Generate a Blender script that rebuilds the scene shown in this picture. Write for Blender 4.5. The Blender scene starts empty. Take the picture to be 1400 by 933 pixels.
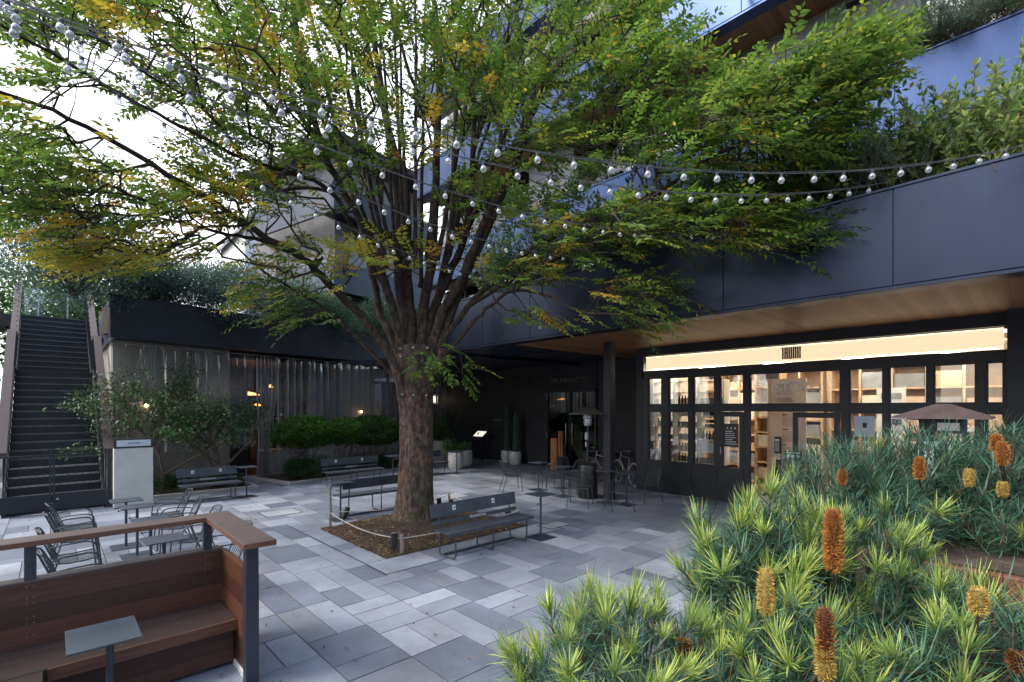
import bpy, math, random
import numpy as np
from mathutils import Vector, Matrix
random.seed(7); rng = np.random.default_rng(7)
SC = bpy.context.scene; COL = SC.collection
R = math.radians

# ---------------------------------------------------------------- camera frame (real metres; photo 1400 px wide)
CAMZ = 2.3; FPX = 669.0; YAW = math.atan2(630, 669)
FW = (math.sin(YAW), math.cos(YAW)); RT = (math.cos(YAW), -math.sin(YAW))
def at(px, py, t):
    u = (px-700)/FPX; v = (557-py)/FPX
    return Vector(((FW[0]+u*RT[0])*t, (FW[1]+u*RT[1])*t, CAMZ+v*t))

# ---------------------------------------------------------------- mesh builder
class MB:
    def __init__(s): s.v = []; s.f = []; s.c = []; s.col = None
    def add(s, vs, fs, col=None):
        n = len(s.v); s.v += [tuple(p) for p in vs]; s.f += [tuple(i+n for i in f) for f in fs]
        if s.col is not None or col is not None:
            while len(s.c) < n: s.c.append((1, 1, 1))
            s.c += [col or s.col or (1, 1, 1)]*len(vs)
        return s
    def box(s, a, b, col=None):
        x0, y0, z0 = a; x1, y1, z1 = b
        if x0 > x1: x0, x1 = x1, x0
        if y0 > y1: y0, y1 = y1, y0
        if z0 > z1: z0, z1 = z1, z0
        return s.add([(x0,y0,z0),(x1,y0,z0),(x1,y1,z0),(x0,y1,z0),(x0,y0,z1),(x1,y0,z1),(x1,y1,z1),(x0,y1,z1)],
                     [(0,3,2,1),(4,5,6,7),(0,1,5,4),(1,2,6,5),(2,3,7,6),(3,0,4,7)], col)
    def prism(s, pts, d, col=None):
        """pts: planar polygon (3d), d: extrusion vector"""
        n = len(pts); d = Vector(d); P = [Vector(p) for p in pts]
        return s.add(P+[p+d for p in P], [tuple(range(n-1, -1, -1)), tuple(range(n, 2*n))]+[(i, (i+1) % n, n+(i+1) % n, n+i) for i in range(n)], col)
    def tube(s, pts, r, seg=6, col=None, closed=False):
        P = [Vector(p) for p in pts]; n = len(P)
        if n < 2: return s
        rs = r if isinstance(r, (list, tuple)) else [r]*n
        vs = []; fs = []; ref = None
        for i, p in enumerate(P):
            if closed: t = (P[(i+1) % n]-P[i-1])
            else: t = (P[min(i+1, n-1)]-P[max(i-1, 0)])
            if t.length < 1e-9: t = Vector((0, 0, 1))
            t.normalize()
            if ref is None: ref = Vector((0, 0, 1)) if abs(t.z) < .9 else Vector((1, 0, 0))
            u = ref-t*ref.dot(t)
            if u.length < 1e-6: u = t.orthogonal()
            u.normalize(); w = t.cross(u); ref = u
            for k in range(seg):
                a = 2*math.pi*k/seg
                vs.append(p+(u*math.cos(a)+w*math.sin(a))*rs[i])
        m = n if closed else n-1
        for i in range(m):
            j = (i+1) % n
            for k in range(seg):
                l = (k+1) % seg
                fs.append((i*seg+k, i*seg+l, j*seg+l, j*seg+k))
        if not closed:
            fs.append(tuple(range(seg-1, -1, -1))); fs.append(tuple((n-1)*seg+k for k in range(seg)))
        return s.add(vs, fs, col)
    def lathe(s, prof, c=(0, 0, 0), seg=20, col=None, jit=0):
        vs = []; fs = []; n = len(prof)
        for r, z in prof:
            for k in range(seg):
                a = 2*math.pi*k/seg; q = r*(1+(random.uniform(-jit, jit) if jit else 0))
                vs.append((c[0]+q*math.cos(a), c[1]+q*math.sin(a), c[2]+z))
        for i in range(n-1):
            for k in range(seg):
                l = (k+1) % seg; fs.append((i*seg+k, i*seg+l, (i+1)*seg+l, (i+1)*seg+k))
        fs.append(tuple(range(seg-1, -1, -1))); fs.append(tuple((n-1)*seg+k for k in range(seg)))
        return s.add(vs, fs, col)
    def grid(s, fn, nu, nv, col=None):
        vs = [fn(i/nu, j/nv) for j in range(nv+1) for i in range(nu+1)]
        fs = [(j*(nu+1)+i, j*(nu+1)+i+1, (j+1)*(nu+1)+i+1, (j+1)*(nu+1)+i) for j in range(nv) for i in range(nu)]
        return s.add(vs, fs, col)
    def xf(s, M):
        s.v = [tuple(M @ Vector(p)) for p in s.v]; return s

def pm(o):
    M = Matrix.Identity(4)
    while o: M = o.matrix_basis @ M; o = o.parent
    return M
def tag(o, label=None, cat=None, group=None, kind=None):
    if label: o['label'] = label
    if cat: o['category'] = cat
    if group: o['group'] = group
    if kind: o['kind'] = kind
    return o
def thing(name, loc, label, cat, group=None, rz=0, kind=None):
    o = bpy.data.objects.new(name, None); o.empty_display_size = .1; COL.objects.link(o)
    o.matrix_basis = Matrix.Translation(Vector(loc)) @ Matrix.Rotation(rz, 4, 'Z')
    return tag(o, label, cat, group, kind)
def obj(name, mb, mat, parent=None, loc=None, smooth=False, bevel=0, local=False):
    """mesh given in world coordinates (or in the parent's when local)"""
    me = bpy.data.meshes.new(name)
    if parent is not None: M = Matrix.Identity(4) if local else pm(parent).inverted()
    else: M = Matrix.Identity(4) if local else Matrix.Translation(-Vector(loc or (0, 0, 0)))
    V = np.array(mb.v, dtype=np.float64).reshape(-1, 3); Mn = np.array(M)
    V = V @ Mn[:3, :3].T+Mn[:3, 3]
    me.from_pydata(V.tolist(), [], mb.f)
    if mb.c:
        while len(mb.c) < len(mb.v): mb.c.append((1, 1, 1))
        ca = me.color_attributes.new('Col', 'FLOAT_COLOR', 'POINT')
        arr = np.ones((len(mb.v), 4), dtype=np.float32); arr[:, :3] = np.array(mb.c, dtype=np.float32)
        ca.data.foreach_set('color', arr.ravel())
    if smooth:
        me.polygons.foreach_set('use_smooth', [True]*len(me.polygons))
        try: me.set_sharp_from_angle(angle=R(40))
        except Exception: pass
    me.materials.append(mat); me.update()
    o = bpy.data.objects.new(name, me); COL.objects.link(o)
    if parent is not None: o.parent = parent
    elif loc: o.matrix_basis = Matrix.Translation(Vector(loc))
    if bevel:
        b = o.modifiers.new('edge', 'BEVEL'); b.width = bevel; b.segments = 2; b.limit_method = 'ANGLE'
    return o
def fast_mesh(name, V, F, C, mat, parent=None, loc=(0, 0, 0)):
    """V (n,3), F (m,k) same-size polygons, C (n,3)"""
    me = bpy.data.meshes.new(name); V = np.asarray(V, dtype=np.float64)
    M = np.array(pm(parent).inverted()) if parent is not None else np.array(Matrix.Translation(-Vector(loc)))
    V = V @ M[:3, :3].T+M[:3, 3]
    n = len(V); m, k = F.shape
    me.vertices.add(n); me.vertices.foreach_set('co', V.astype(np.float32).ravel())
    me.loops.add(m*k); me.loops.foreach_set('vertex_index', F.astype(np.int32).ravel())
    me.polygons.add(m); me.polygons.foreach_set('loop_start', np.arange(0, m*k, k, dtype=np.int32))
    me.polygons.foreach_set('loop_total', np.full(m, k, dtype=np.int32))
    me.update(calc_edges=True)
    if C is not None:
        ca = me.color_attributes.new('Col', 'FLOAT_COLOR', 'POINT')
        arr = np.ones((n, 4), dtype=np.float32); arr[:, :3] = C; ca.data.foreach_set('color', arr.ravel())
    me.materials.append(mat)
    o = bpy.data.objects.new(name, me); COL.objects.link(o)
    if parent is not None: o.parent = parent
    else: o.matrix_basis = Matrix.Translation(Vector(loc))
    return o
def copy_tree(o, parent=None):
    c = o.copy(); COL.objects.link(c)
    if parent is not None: c.parent = parent
    for ch in list(o.children): copy_tree(ch, c)
    return c
def dup(o, loc, rz=0, label=None, group=None, sc=None):
    c = copy_tree(o); M = Matrix.Translation(Vector(loc)) @ Matrix.Rotation(rz, 4, 'Z')
    if sc: M = M @ Matrix.Diagonal((sc, sc, sc, 1))
    c.matrix_basis = M
    if label: c['label'] = label
    if group: c['group'] = group
    return c
def text(name, body, size, loc, xd, yd, mat, parent, depth=.004, align='CENTER', font_scale=(1, 1)):
    cu = bpy.data.curves.new(name, 'FONT'); cu.body = body; cu.size = size; cu.extrude = depth
    cu.align_x = align; cu.align_y = 'CENTER'; cu.materials.append(mat)
    o = bpy.data.objects.new(name, cu); COL.objects.link(o)
    X = Vector(xd).normalized(); Y = Vector(yd).normalized(); Z = X.cross(Y)
    M = Matrix(((X.x*font_scale[0], Y.x*font_scale[1], Z.x, loc[0]), (X.y*font_scale[0], Y.y*font_scale[1], Z.y, loc[1]), (X.z*font_scale[0], Y.z*font_scale[1], Z.z, loc[2]), (0, 0, 0, 1)))
    if parent is not None: M = pm(parent).inverted() @ M
    bpy.context.view_layer.update()
    me = bpy.data.meshes.new_from_object(o.evaluated_get(bpy.context.evaluated_depsgraph_get())); me.name = name
    bpy.data.objects.remove(o); o = bpy.data.objects.new(name, me); COL.objects.link(o)
    if parent is not None: o.parent = parent
    o.matrix_basis = M
    return o

# ---------------------------------------------------------------- materials
def newmat(name):
    m = bpy.data.materials.new(name); m.use_nodes = True
    return m, m.node_tree, m.node_tree.nodes['Principled BSDF']
def setp(b, **k):
    for a, v in k.items():
        a = {'spec': 'Specular IOR Level', 'rough': 'Roughness', 'metal': 'Metallic', 'emit': 'Emission Color', 'estr': 'Emission Strength', 'coat': 'Coat Weight', 'trans': 'Transmission Weight', 'sheen': 'Sheen Weight'}.get(a, a)
        b.inputs[a].default_value = v
def noise_mat(name, c1, c2, scale=4, rough=.6, rough2=None, bump=0, bscale=60, metal=0, spec=.5, detail=6, stretch=None, dist=.02, mid=(.35, .65), coat=0):
    m, nt, b = newmat(name); N = nt.nodes; L = nt.links
    tc = N.new('ShaderNodeTexCoord'); mp = N.new('ShaderNodeMapping'); L.new(tc.outputs['Object'], mp.inputs[0])
    if stretch: mp.inputs['Scale'].default_value = stretch
    nz = N.new('ShaderNodeTexNoise'); nz.inputs['Scale'].default_value = scale; nz.inputs['Detail'].default_value = detail; nz.inputs['Roughness'].default_value = .6
    L.new(mp.outputs[0], nz.inputs['Vector'])
    cr = N.new('ShaderNodeValToRGB'); cr.color_ramp.elements[0].position = mid[0]; cr.color_ramp.elements[1].position = mid[1]
    cr.color_ramp.elements[0].color = (*c1, 1); cr.color_ramp.elements[1].color = (*c2, 1)
    L.new(nz.outputs[0], cr.inputs[0]); L.new(cr.outputs[0], b.inputs['Base Color'])
    setp(b, rough=rough, metal=metal, spec=spec, coat=coat)
    if rough2 is not None:
        mr = N.new('ShaderNodeMapRange'); mr.inputs['To Min'].default_value = rough; mr.inputs['To Max'].default_value = rough2
        L.new(nz.outputs[0], mr.inputs[0]); L.new(mr.outputs[0], b.inputs['Roughness'])
    if bump:
        n2 = N.new('ShaderNodeTexNoise'); n2.inputs['Scale'].default_value = bscale; n2.inputs['Detail'].default_value = 5
        L.new(mp.outputs[0], n2.inputs['Vector']); bp = N.new('ShaderNodeBump'); bp.inputs['Strength'].default_value = bump; bp.inputs['Distance'].default_value = dist
        L.new(n2.outputs[0], bp.inputs['Height']); L.new(bp.outputs[0], b.inputs['Normal'])
    return m
def emit_mat(name, col, strength):
    m, nt, b = newmat(name); setp(b, emit=(*col, 1), estr=strength); b.inputs['Base Color'].default_value = (*col, 1); return m
def attr_mat(name, rough=.7, spec=.3, nscale=30, namt=.25, bump=.15, bscale=120, trans=0, tint=None):
    """base colour from the mesh's own colour attribute, with fine variation; trans>0 adds a translucent share (leaves)"""
    m, nt, b = newmat(name); N = nt.nodes; L = nt.links
    at_ = N.new('ShaderNodeAttribute'); at_.attribute_name = 'Col'
    tc = N.new('ShaderNodeTexCoord'); nz = N.new('ShaderNodeTexNoise'); nz.inputs['Scale'].default_value = nscale; nz.inputs['Detail'].default_value = 6
    L.new(tc.outputs['Object'], nz.inputs['Vector'])
    mr = N.new('ShaderNodeMapRange'); mr.inputs['From Min'].default_value = .3; mr.inputs['From Max'].default_value = .7; mr.inputs['To Min'].default_value = 1-namt; mr.inputs['To Max'].default_value = 1+namt
    L.new(nz.outputs[0], mr.inputs[0])
    mx = N.new('ShaderNodeVectorMath'); mx.operation = 'SCALE'; L.new(at_.outputs['Color'], mx.inputs[0]); L.new(mr.outputs[0], mx.inputs['Scale'])
    L.new(mx.outputs[0], b.inputs['Base Color']); setp(b, rough=rough, spec=spec)
    if bump:
        n2 = N.new('ShaderNodeTexNoise'); n2.inputs['Scale'].default_value = bscale; n2.inputs['Detail'].default_value = 4; L.new(tc.outputs['Object'], n2.inputs['Vector'])
        bp = N.new('ShaderNodeBump'); bp.inputs['Strength'].default_value = bump; bp.inputs['Distance'].default_value = .01
        L.new(n2.outputs[0], bp.inputs['Height']); L.new(bp.outputs[0], b.inputs['Normal'])
    if trans:
        tr = N.new('ShaderNodeBsdfTranslucent'); L.new(mx.outputs[0], tr.inputs['Color'])
        sm = N.new('ShaderNodeMixShader'); sm.inputs[0].default_value = trans
        L.new(b.outputs[0], sm.inputs[1]); L.new(tr.outputs[0], sm.inputs[2]); L.new(sm.outputs[0], N['Material Output'].inputs['Surface'])
    return m
def glass_mat(name, tint=(1, 1, 1), base=0.04, rough=.0, dark=0.0):
    m, nt, b = newmat(name); N = nt.nodes; L = nt.links; N.remove(b)
    tr = N.new('ShaderNodeBsdfTransparent'); tr.inputs[0].default_value = (*tint, 1)
    gl = N.new('ShaderNodeBsdfGlossy'); gl.inputs['Roughness'].default_value = rough; gl.inputs['Color'].default_value = (1, 1, 1, 1)
    fr = N.new('ShaderNodeFresnel'); fr.inputs['IOR'].default_value = 1.52
    ad = N.new('ShaderNodeMath'); ad.operation = 'ADD'; ad.use_clamp = True; ad.inputs[1].default_value = base; L.new(fr.outputs[0], ad.inputs[0])
    mx = N.new('ShaderNodeMixShader'); L.new(ad.outputs[0], mx.inputs[0]); L.new(tr.outputs[0], mx.inputs[1]); L.new(gl.outputs[0], mx.inputs[2])
    L.new(mx.outputs[0], N['Material Output'].inputs['Surface'])
    return m
def plank_mat(name, c1, c2, axis='x', width=.12, rough=.5, gap=.02, spec=.4, grain=1.0):
    """boards laid side by side across `axis`, grain along the boards, narrow dark joints"""
    m, nt, b = newmat(name); N = nt.nodes; L = nt.links
    tc = N.new('ShaderNodeTexCoord'); sp = N.new('ShaderNodeSeparateXYZ'); L.new(tc.outputs['Object'], sp.inputs[0])
    def math_(op, a, v=None):
        n = N.new('ShaderNodeMath'); n.operation = op
        if hasattr(a, 'links'): L.new(a, n.inputs[0])
        else: n.inputs[0].default_value = a
        if v is not None:
            if hasattr(v, 'links'): L.new(v, n.inputs[1])
            else: n.inputs[1].default_value = v
        return n.outputs[0]
    q = math_('DIVIDE', sp.outputs[{'x': 0, 'y': 1, 'z': 2}[axis]], width)
    fl = math_('FLOOR', q); fr = math_('FRACT', q)
    wn = N.new('ShaderNodeTexWhiteNoise'); wn.noise_dimensions = '1D'; L.new(fl, wn.inputs['W'])
    mp = N.new('ShaderNodeMapping'); L.new(tc.outputs['Object'], mp.inputs[0])
    g = {'x': (28, 1.6, 28), 'y': (1.6, 28, 28), 'z': (1.6, 28, 28)}[axis]
    mp.inputs['Scale'].default_value = g
    cb = N.new('ShaderNodeCombineXYZ'); L.new(fl, cb.inputs[0]); L.new(fl, cb.inputs[2])
    va = N.new('ShaderNodeVectorMath'); va.operation = 'ADD'; L.new(mp.outputs[0], va.inputs[0]); L.new(cb.outputs[0], va.inputs[1])
    nz = N.new('ShaderNodeTexNoise'); nz.inputs['Scale'].default_value = 1.5; nz.inputs['Detail'].default_value = 7; nz.inputs['Roughness'].default_value = .65; L.new(va.outputs[0], nz.inputs['Vector'])
    a1 = math_('MULTIPLY', math_('SUBTRACT', nz.outputs[0], .5), 1.5*grain); a2 = math_('ADD', a1, math_('MULTIPLY', wn.outputs[0], .8))
    cr = N.new('ShaderNodeValToRGB'); cr.color_ramp.elements[0].color = (*c1, 1); cr.color_ramp.elements[1].color = (*c2, 1); L.new(a2, cr.inputs[0])
    jt = math_('LESS_THAN', fr, gap); mx = N.new('ShaderNodeMix'); mx.data_type = 'RGBA'; L.new(jt, mx.inputs[0]); L.new(cr.outputs[0], mx.inputs[6]); mx.inputs[7].default_value = (c1[0]*.12, c1[1]*.12, c1[2]*.12, 1)
    L.new(mx.outputs[2], b.inputs['Base Color']); setp(b, rough=rough, spec=spec)
    bp = N.new('ShaderNodeBump'); bp.inputs['Strength'].default_value = .35; bp.inputs['Distance'].default_value = .004
    hh = math_('SUBTRACT', nz.outputs[0], math_('MULTIPLY', jt, 3)); L.new(hh, bp.inputs['Height']); L.new(bp.outputs[0], b.inputs['Normal'])
    return m

M = {}
M['paver'] = attr_mat('granite_pavers', rough=.60, spec=.4, nscale=70, namt=.20, bump=.3, bscale=260)
def worn(m, amt=.28, sc=.9):
    nt = m.node_tree; N = nt.nodes; L = nt.links; b = N['Principled BSDF']; src = b.inputs['Base Color'].links[0].from_socket
    tc = N.new('ShaderNodeTexCoord'); a = N.new('ShaderNodeTexNoise'); a.inputs['Scale'].default_value = sc; a.inputs['Detail'].default_value = 9; a.inputs['Roughness'].default_value = .7; L.new(tc.outputs['Object'], a.inputs[0])
    mr = N.new('ShaderNodeMapRange'); mr.inputs['From Min'].default_value = .35; mr.inputs['From Max'].default_value = .65; mr.inputs['To Min'].default_value = 1-amt; mr.inputs['To Max'].default_value = 1+amt*.6; L.new(a.outputs[0], mr.inputs[0])
    sp = N.new('ShaderNodeTexVoronoi'); sp.inputs['Scale'].default_value = 5.5; L.new(tc.outputs['Object'], sp.inputs[0]); lt_ = N.new('ShaderNodeMapRange'); lt_.inputs['From Min'].default_value = .03; lt_.inputs['From Max'].default_value = .055; lt_.inputs['To Min'].default_value = .72; L.new(sp.outputs[0], lt_.inputs[0])
    mm = N.new('ShaderNodeMath'); mm.operation = 'MULTIPLY'; L.new(mr.outputs[0], mm.inputs[0]); L.new(lt_.outputs[0], mm.inputs[1])
    sc_ = N.new('ShaderNodeVectorMath'); sc_.operation = 'SCALE'; L.new(src, sc_.inputs[0]); L.new(mm.outputs[0], sc_.inputs['Scale']); L.new(sc_.outputs[0], b.inputs['Base Color'])
    rr = N.new('ShaderNodeMapRange'); rr.inputs['To Min'].default_value = .42; rr.inputs['To Max'].default_value = .75; L.new(a.outputs[0], rr.inputs[0]); L.new(rr.outputs[0], b.inputs['Roughness'])
worn(M['paver'])
M['joint'] = noise_mat('paver_joint', (.035, .035, .04), (.07, .07, .075), 8, .95)
M['asphalt'] = noise_mat('asphalt', (.045, .045, .05), (.075, .075, .08), 3, .9, bump=.4)
M['soil'] = noise_mat('leafy_soil', (.035, .022, .016), (.095, .065, .045), 9, .95, bump=1, bscale=40, dist=.05)
M['leafcol'] = attr_mat('leaf', rough=.42, spec=.5, nscale=9, namt=.18, bump=0, trans=.5)
M['needle'] = attr_mat('banksia_leaf', rough=.5, spec=.4, nscale=20, namt=.12, bump=0, trans=.25)
M['darkleaf'] = attr_mat('glossy_leaf', rough=.35, spec=.5, nscale=6, namt=.2, bump=0, trans=.25)
M['litter'] = attr_mat('fallen_leaf', rough=.8, spec=.2, bump=0)
M['bark'] = None
M['black_metal'] = noise_mat('blackened_steel', (.010, .011, .014), (.020, .022, .028), 2.5, .38, .55, spec=.5)
M['navy_panel'] = noise_mat('painted_steel_panel', (.030, .050, .115), (.045, .070, .150), 1.3, .20, .36, metal=.85, spec=.6, stretch=(1, 1, .35))
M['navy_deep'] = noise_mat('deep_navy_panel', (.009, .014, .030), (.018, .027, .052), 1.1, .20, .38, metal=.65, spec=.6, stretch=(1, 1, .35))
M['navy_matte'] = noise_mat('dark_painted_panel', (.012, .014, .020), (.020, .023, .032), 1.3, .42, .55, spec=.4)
M['bench'] = noise_mat('bench_paint', (.040, .048, .060), (.062, .072, .088), 6, .42, .55, spec=.45, bump=.05, bscale=400)
M['table'] = noise_mat('table_paint', (.030, .040, .058), (.045, .058, .080), 3, .38, .5, spec=.5)
M['chair'] = noise_mat('chair_wire', (.030, .034, .042), (.05, .055, .066), 8, .4, spec=.5)
M['soffit'] = plank_mat('cedar_soffit', (.16, .070, .028), (.33, .165, .074), 'y', .14, .45, .035)
M['deckwood'] = plank_mat('oiled_hardwood', (.052, .023, .015), (.125, .054, .034), 'z', .148, .45, .022)
M['deckwood_top'] = plank_mat('weathered_hardwood', (.035, .024, .022), (.085, .056, .046), 'y', .137, .5, .022)
M['capwood'] = noise_mat('weathered_rail_wood', (.05, .038, .036), (.11, .078, .068), 6, .5, stretch=(.4, 9, 9), bump=.2, bscale=40, dist=.004)
M['edgewood'] = noise_mat('oiled_rail_edge', (.085, .036, .02), (.16, .07, .04), 6, .45, stretch=(.6, 9, 9), bump=.15, bscale=40, dist=.004)
M['stairwood'] = noise_mat('stair_rail_wood', (.040, .028, .028), (.075, .052, .052), 5, .5, stretch=(9, .5, 9))
M['beige'] = noise_mat('beige_plaster', (.27, .25, .22), (.38, .355, .31), 2, .8, bump=.15, bscale=90, stretch=(1, 1, .3))
M['sign_white'] = noise_mat('sign_board', (.50, .50, .46), (.60, .60, .56), 2.5, .6, bump=.05)
M['white'] = noise_mat('white_paint', (.66, .66, .64), (.78, .78, .76), 4, .55)
M['pot'] = noise_mat('white_glaze', (.50, .49, .46), (.66, .65, .62), 3, .5)
M['kerb'] = noise_mat('pale_granite', (.30, .28, .26), (.44, .42, .39), 30, .75, bump=.15, bscale=150)
M['steel'] = noise_mat('brushed_steel', (.42, .42, .44), (.58, .58, .6), 4, .28, .45, metal=.9)
M['plastic_black'] = noise_mat('black_plastic', (.010, .010, .012), (.02, .02, .022), 6, .35, spec=.5)
M['brown_room'] = plank_mat('walnut_wall', (.05, .02, .01), (.17, .07, .03), 'x', .22, .5, .03)
M['white_text'] = emit_mat('white_lettering', (.75, .75, .72), .0)
M['dim_text'] = noise_mat('pewter_lettering', (.16, .15, .14), (.24, .23, .21), 9, .4, metal=.6)
M['black_ink'] = noise_mat('black_ink', (.01, .01, .01), (.02, .02, .02), 9, .6)
M['glass'] = glass_mat('window_glass', (.93, .95, .95), .035)
M['glass_dark'] = glass_mat('smoked_glass', (.25, .27, .28), .05)
M['band'] = emit_mat('backlit_panel', (1.0, .75, .48), .35); M['band'].node_tree.nodes['Principled BSDF'].inputs['Base Color'].default_value = (.25, .18, .12, 1)
M['led'] = emit_mat('led_strip', (1.0, .80, .54), .65)
M['shoplamp'] = emit_mat('shop_lamp', (1.0, .90, .78), 10)
M['warmlamp'] = emit_mat('warm_lamp', (1.0, .62, .28), 5)
M['amber'] = emit_mat('amber_lamp', (1.0, .42, .12), 1.8)
M['lantern'] = emit_mat('lantern_panel', (1.0, .80, .50), 1.3)
M['cedar'] = noise_mat('pale_cedar', (.50, .32, .18), (.66, .46, .28), 3, .55, stretch=(1, 1, 8))
M['pinkboard'] = noise_mat('kraft_board', (.60, .44, .33), (.68, .51, .39), 2, .7)
M['shelfwood'] = noise_mat('birch_shelf', (.68, .62, .50), (.78, .72, .60), 3, .6)
M['concrete'] = noise_mat('concrete', (.26, .26, .26), (.36, .36, .35), 3, .8, bump=.1)
M['cactus'] = noise_mat('cactus_skin', (.012, .04, .022), (.03, .085, .045), 9, .6, bump=.3, bscale=60)
M['rope'] = noise_mat('rope', (.42, .38, .33), (.58, .54, .48), 60, .9)
M['stake'] = noise_mat('weathered_stake', (.20, .16, .13), (.33, .27, .22), 9, .85, stretch=(4, 4, .6), bump=.3)
M['rust'] = noise_mat('rusty_planter', (.07, .022, .014), (.17, .06, .035), 5, .7, bump=.2, bscale=70)
M['spike'] = attr_mat('banksia_flower', rough=.7, spec=.2, nscale=80, namt=.3, bump=0, trans=.15)
M['stem'] = noise_mat('woody_stem', (.07, .045, .030), (.16, .105, .07), 30, .85, bump=.3)
M['housewhite'] = noise_mat('white_render', (.62, .62, .62), (.74, .74, .73), 2, .8)
M['roofgrey'] = noise_mat('grey_roof', (.12, .13, .16), (.2, .21, .24), 3, .6)

# bark: flaking grey-brown with orange patches and moss near the foot
def bark(nm='zelkova_bark', fade=None):
    m, nt, b = newmat(nm); N = nt.nodes; L = nt.links
    tc = N.new('ShaderNodeTexCoord'); mp = N.new('ShaderNodeMapping'); mp.inputs['Scale'].default_value = (1, 1, .45); L.new(tc.outputs['Object'], mp.inputs[0])
    n1 = N.new('ShaderNodeTexNoise'); n1.inputs['Scale'].default_value = 15; n1.inputs['Detail'].default_value = 8; n1.inputs['Roughness'].default_value = .7; L.new(mp.outputs[0], n1.inputs[0])
    cr = N.new('ShaderNodeValToRGB'); e = cr.color_ramp.elements; e[0].position = .33; e[0].color = (.022, .016, .012, 1); e[1].position = .66; e[1].color = (.20, .15, .115, 1)
    k = e.new(.5); k.color = (.085, .06, .046, 1); L.new(n1.outputs[0], cr.inputs[0])
    v = N.new('ShaderNodeTexNoise'); v.inputs['Scale'].default_value = 9; v.inputs['Detail'].default_value = 5; v.inputs['Roughness'].default_value = .75; L.new(tc.outputs['Object'], v.inputs[0])
    c2 = N.new('ShaderNodeValToRGB'); c2.color_ramp.elements[0].position = .54; c2.color_ramp.elements[1].position = .62; L.new(v.outputs[0], c2.inputs[0])
    mx = N.new('ShaderNodeMix'); mx.data_type = 'RGBA'; mx.inputs[7].default_value = (.30, .12, .055, 1); L.new(cr.outputs[0], mx.inputs[6])
    sc = N.new('ShaderNodeMath'); sc.operation = 'MULTIPLY'; sc.inputs[1].default_value = .6; L.new(c2.outputs[0], sc.inputs[0]); L.new(sc.outputs[0], mx.inputs[0])
    sp = N.new('ShaderNodeSeparateXYZ'); L.new(tc.outputs['Object'], sp.inputs[0])
    mr = N.new('ShaderNodeMapRange'); mr.inputs['From Min'].default_value = 1.0; mr.inputs['From Max'].default_value = .1; L.new(sp.outputs[2], mr.inputs[0])
    n3 = N.new('ShaderNodeTexNoise'); n3.inputs['Scale'].default_value = 4; n3.inputs['Detail'].default_value = 6; L.new(tc.outputs['Object'], n3.inputs[0])
    c3 = N.new('ShaderNodeValToRGB'); c3.color_ramp.elements[0].position = .48; c3.color_ramp.elements[1].position = .62; L.new(n3.outputs[0], c3.inputs[0])
    mm = N.new('ShaderNodeMath'); mm.operation = 'MULTIPLY'; L.new(mr.outputs[0], mm.inputs[0]); L.new(c3.outputs[0], mm.inputs[1])
    mx2 = N.new('ShaderNodeMix'); mx2.data_type = 'RGBA'; mx2.inputs[7].default_value = (.07, .085, .03, 1); L.new(mx.outputs[2], mx2.inputs[6]); L.new(mm.outputs[0], mx2.inputs[0])
    src = mx2.outputs[2]
    if fade:   # younger wood is darker; colour deepened further to mimic contrast with bright sky
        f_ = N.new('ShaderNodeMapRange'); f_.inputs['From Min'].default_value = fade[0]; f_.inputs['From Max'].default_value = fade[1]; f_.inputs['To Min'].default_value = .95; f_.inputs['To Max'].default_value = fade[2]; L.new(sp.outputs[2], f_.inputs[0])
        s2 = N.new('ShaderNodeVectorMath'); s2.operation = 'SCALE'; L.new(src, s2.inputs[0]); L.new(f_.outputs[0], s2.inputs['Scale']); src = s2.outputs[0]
    L.new(src, b.inputs['Base Color']); setp(b, rough=.85, spec=.25)
    bp = N.new('ShaderNodeBump'); bp.inputs['Strength'].default_value = .9; bp.inputs['Distance'].default_value = .03
    L.new(n1.outputs[0], bp.inputs['Height']); L.new(bp.outputs[0], b.inputs['Normal'])
    return m
M['bark'] = bark()
# dark stone wall: coursed blocks with open joints
def stone():
    m, nt, b = newmat('dark_stone_blocks'); N = nt.nodes; L = nt.links
    tc = N.new('ShaderNodeTexCoord'); mp = N.new('ShaderNodeMapping'); L.new(tc.outputs['Object'], mp.inputs[0]); mp.inputs['Rotation'].default_value = (R(90), 0, R(90))
    sp = N.new('ShaderNodeSeparateXYZ'); L.new(tc.outputs['Object'], sp.inputs[0]); cb = N.new('ShaderNodeCombineXYZ'); L.new(sp.outputs[1], cb.inputs[0]); L.new(sp.outputs[2], cb.inputs[1])
    br = N.new('ShaderNodeTexBrick'); L.new(cb.outputs[0], br.inputs[0]); br.inputs['Scale'].default_value = 1; br.inputs['Brick Width'].default_value = .9; br.inputs['Row Height'].default_value = .45; br.inputs['Mortar Size'].default_value = .008
    br.inputs['Color1'].default_value = (.026, .027, .031, 1); br.inputs['Color2'].default_value = (.040, .040, .044, 1); br.inputs['Mortar'].default_value = (.01, .01, .01, 1)
    nz = N.new('ShaderNodeTexNoise'); nz.inputs['Scale'].default_value = 12; nz.inputs['Detail'].default_value = 6; L.new(tc.outputs['Object'], nz.inputs[0])
    mx = N.new('ShaderNodeMix'); mx.data_type = 'RGBA'; mx.blend_type = 'MULTIPLY'; mx.inputs[0].default_value = .6; L.new(br.outputs[0], mx.inputs[6]); L.new(nz.outputs[0], mx.inputs[7]); L.new(mx.outputs[2], b.inputs['Base Color'])
    bp = N.new('ShaderNodeBump'); bp.inputs['Strength'].default_value = .5; bp.inputs['Distance'].default_value = .01; L.new(nz.outputs[0], bp.inputs['Height']); L.new(bp.outputs[0], b.inputs['Normal']); setp(b, rough=.7)
    return m
M['stone'] = stone()
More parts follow.
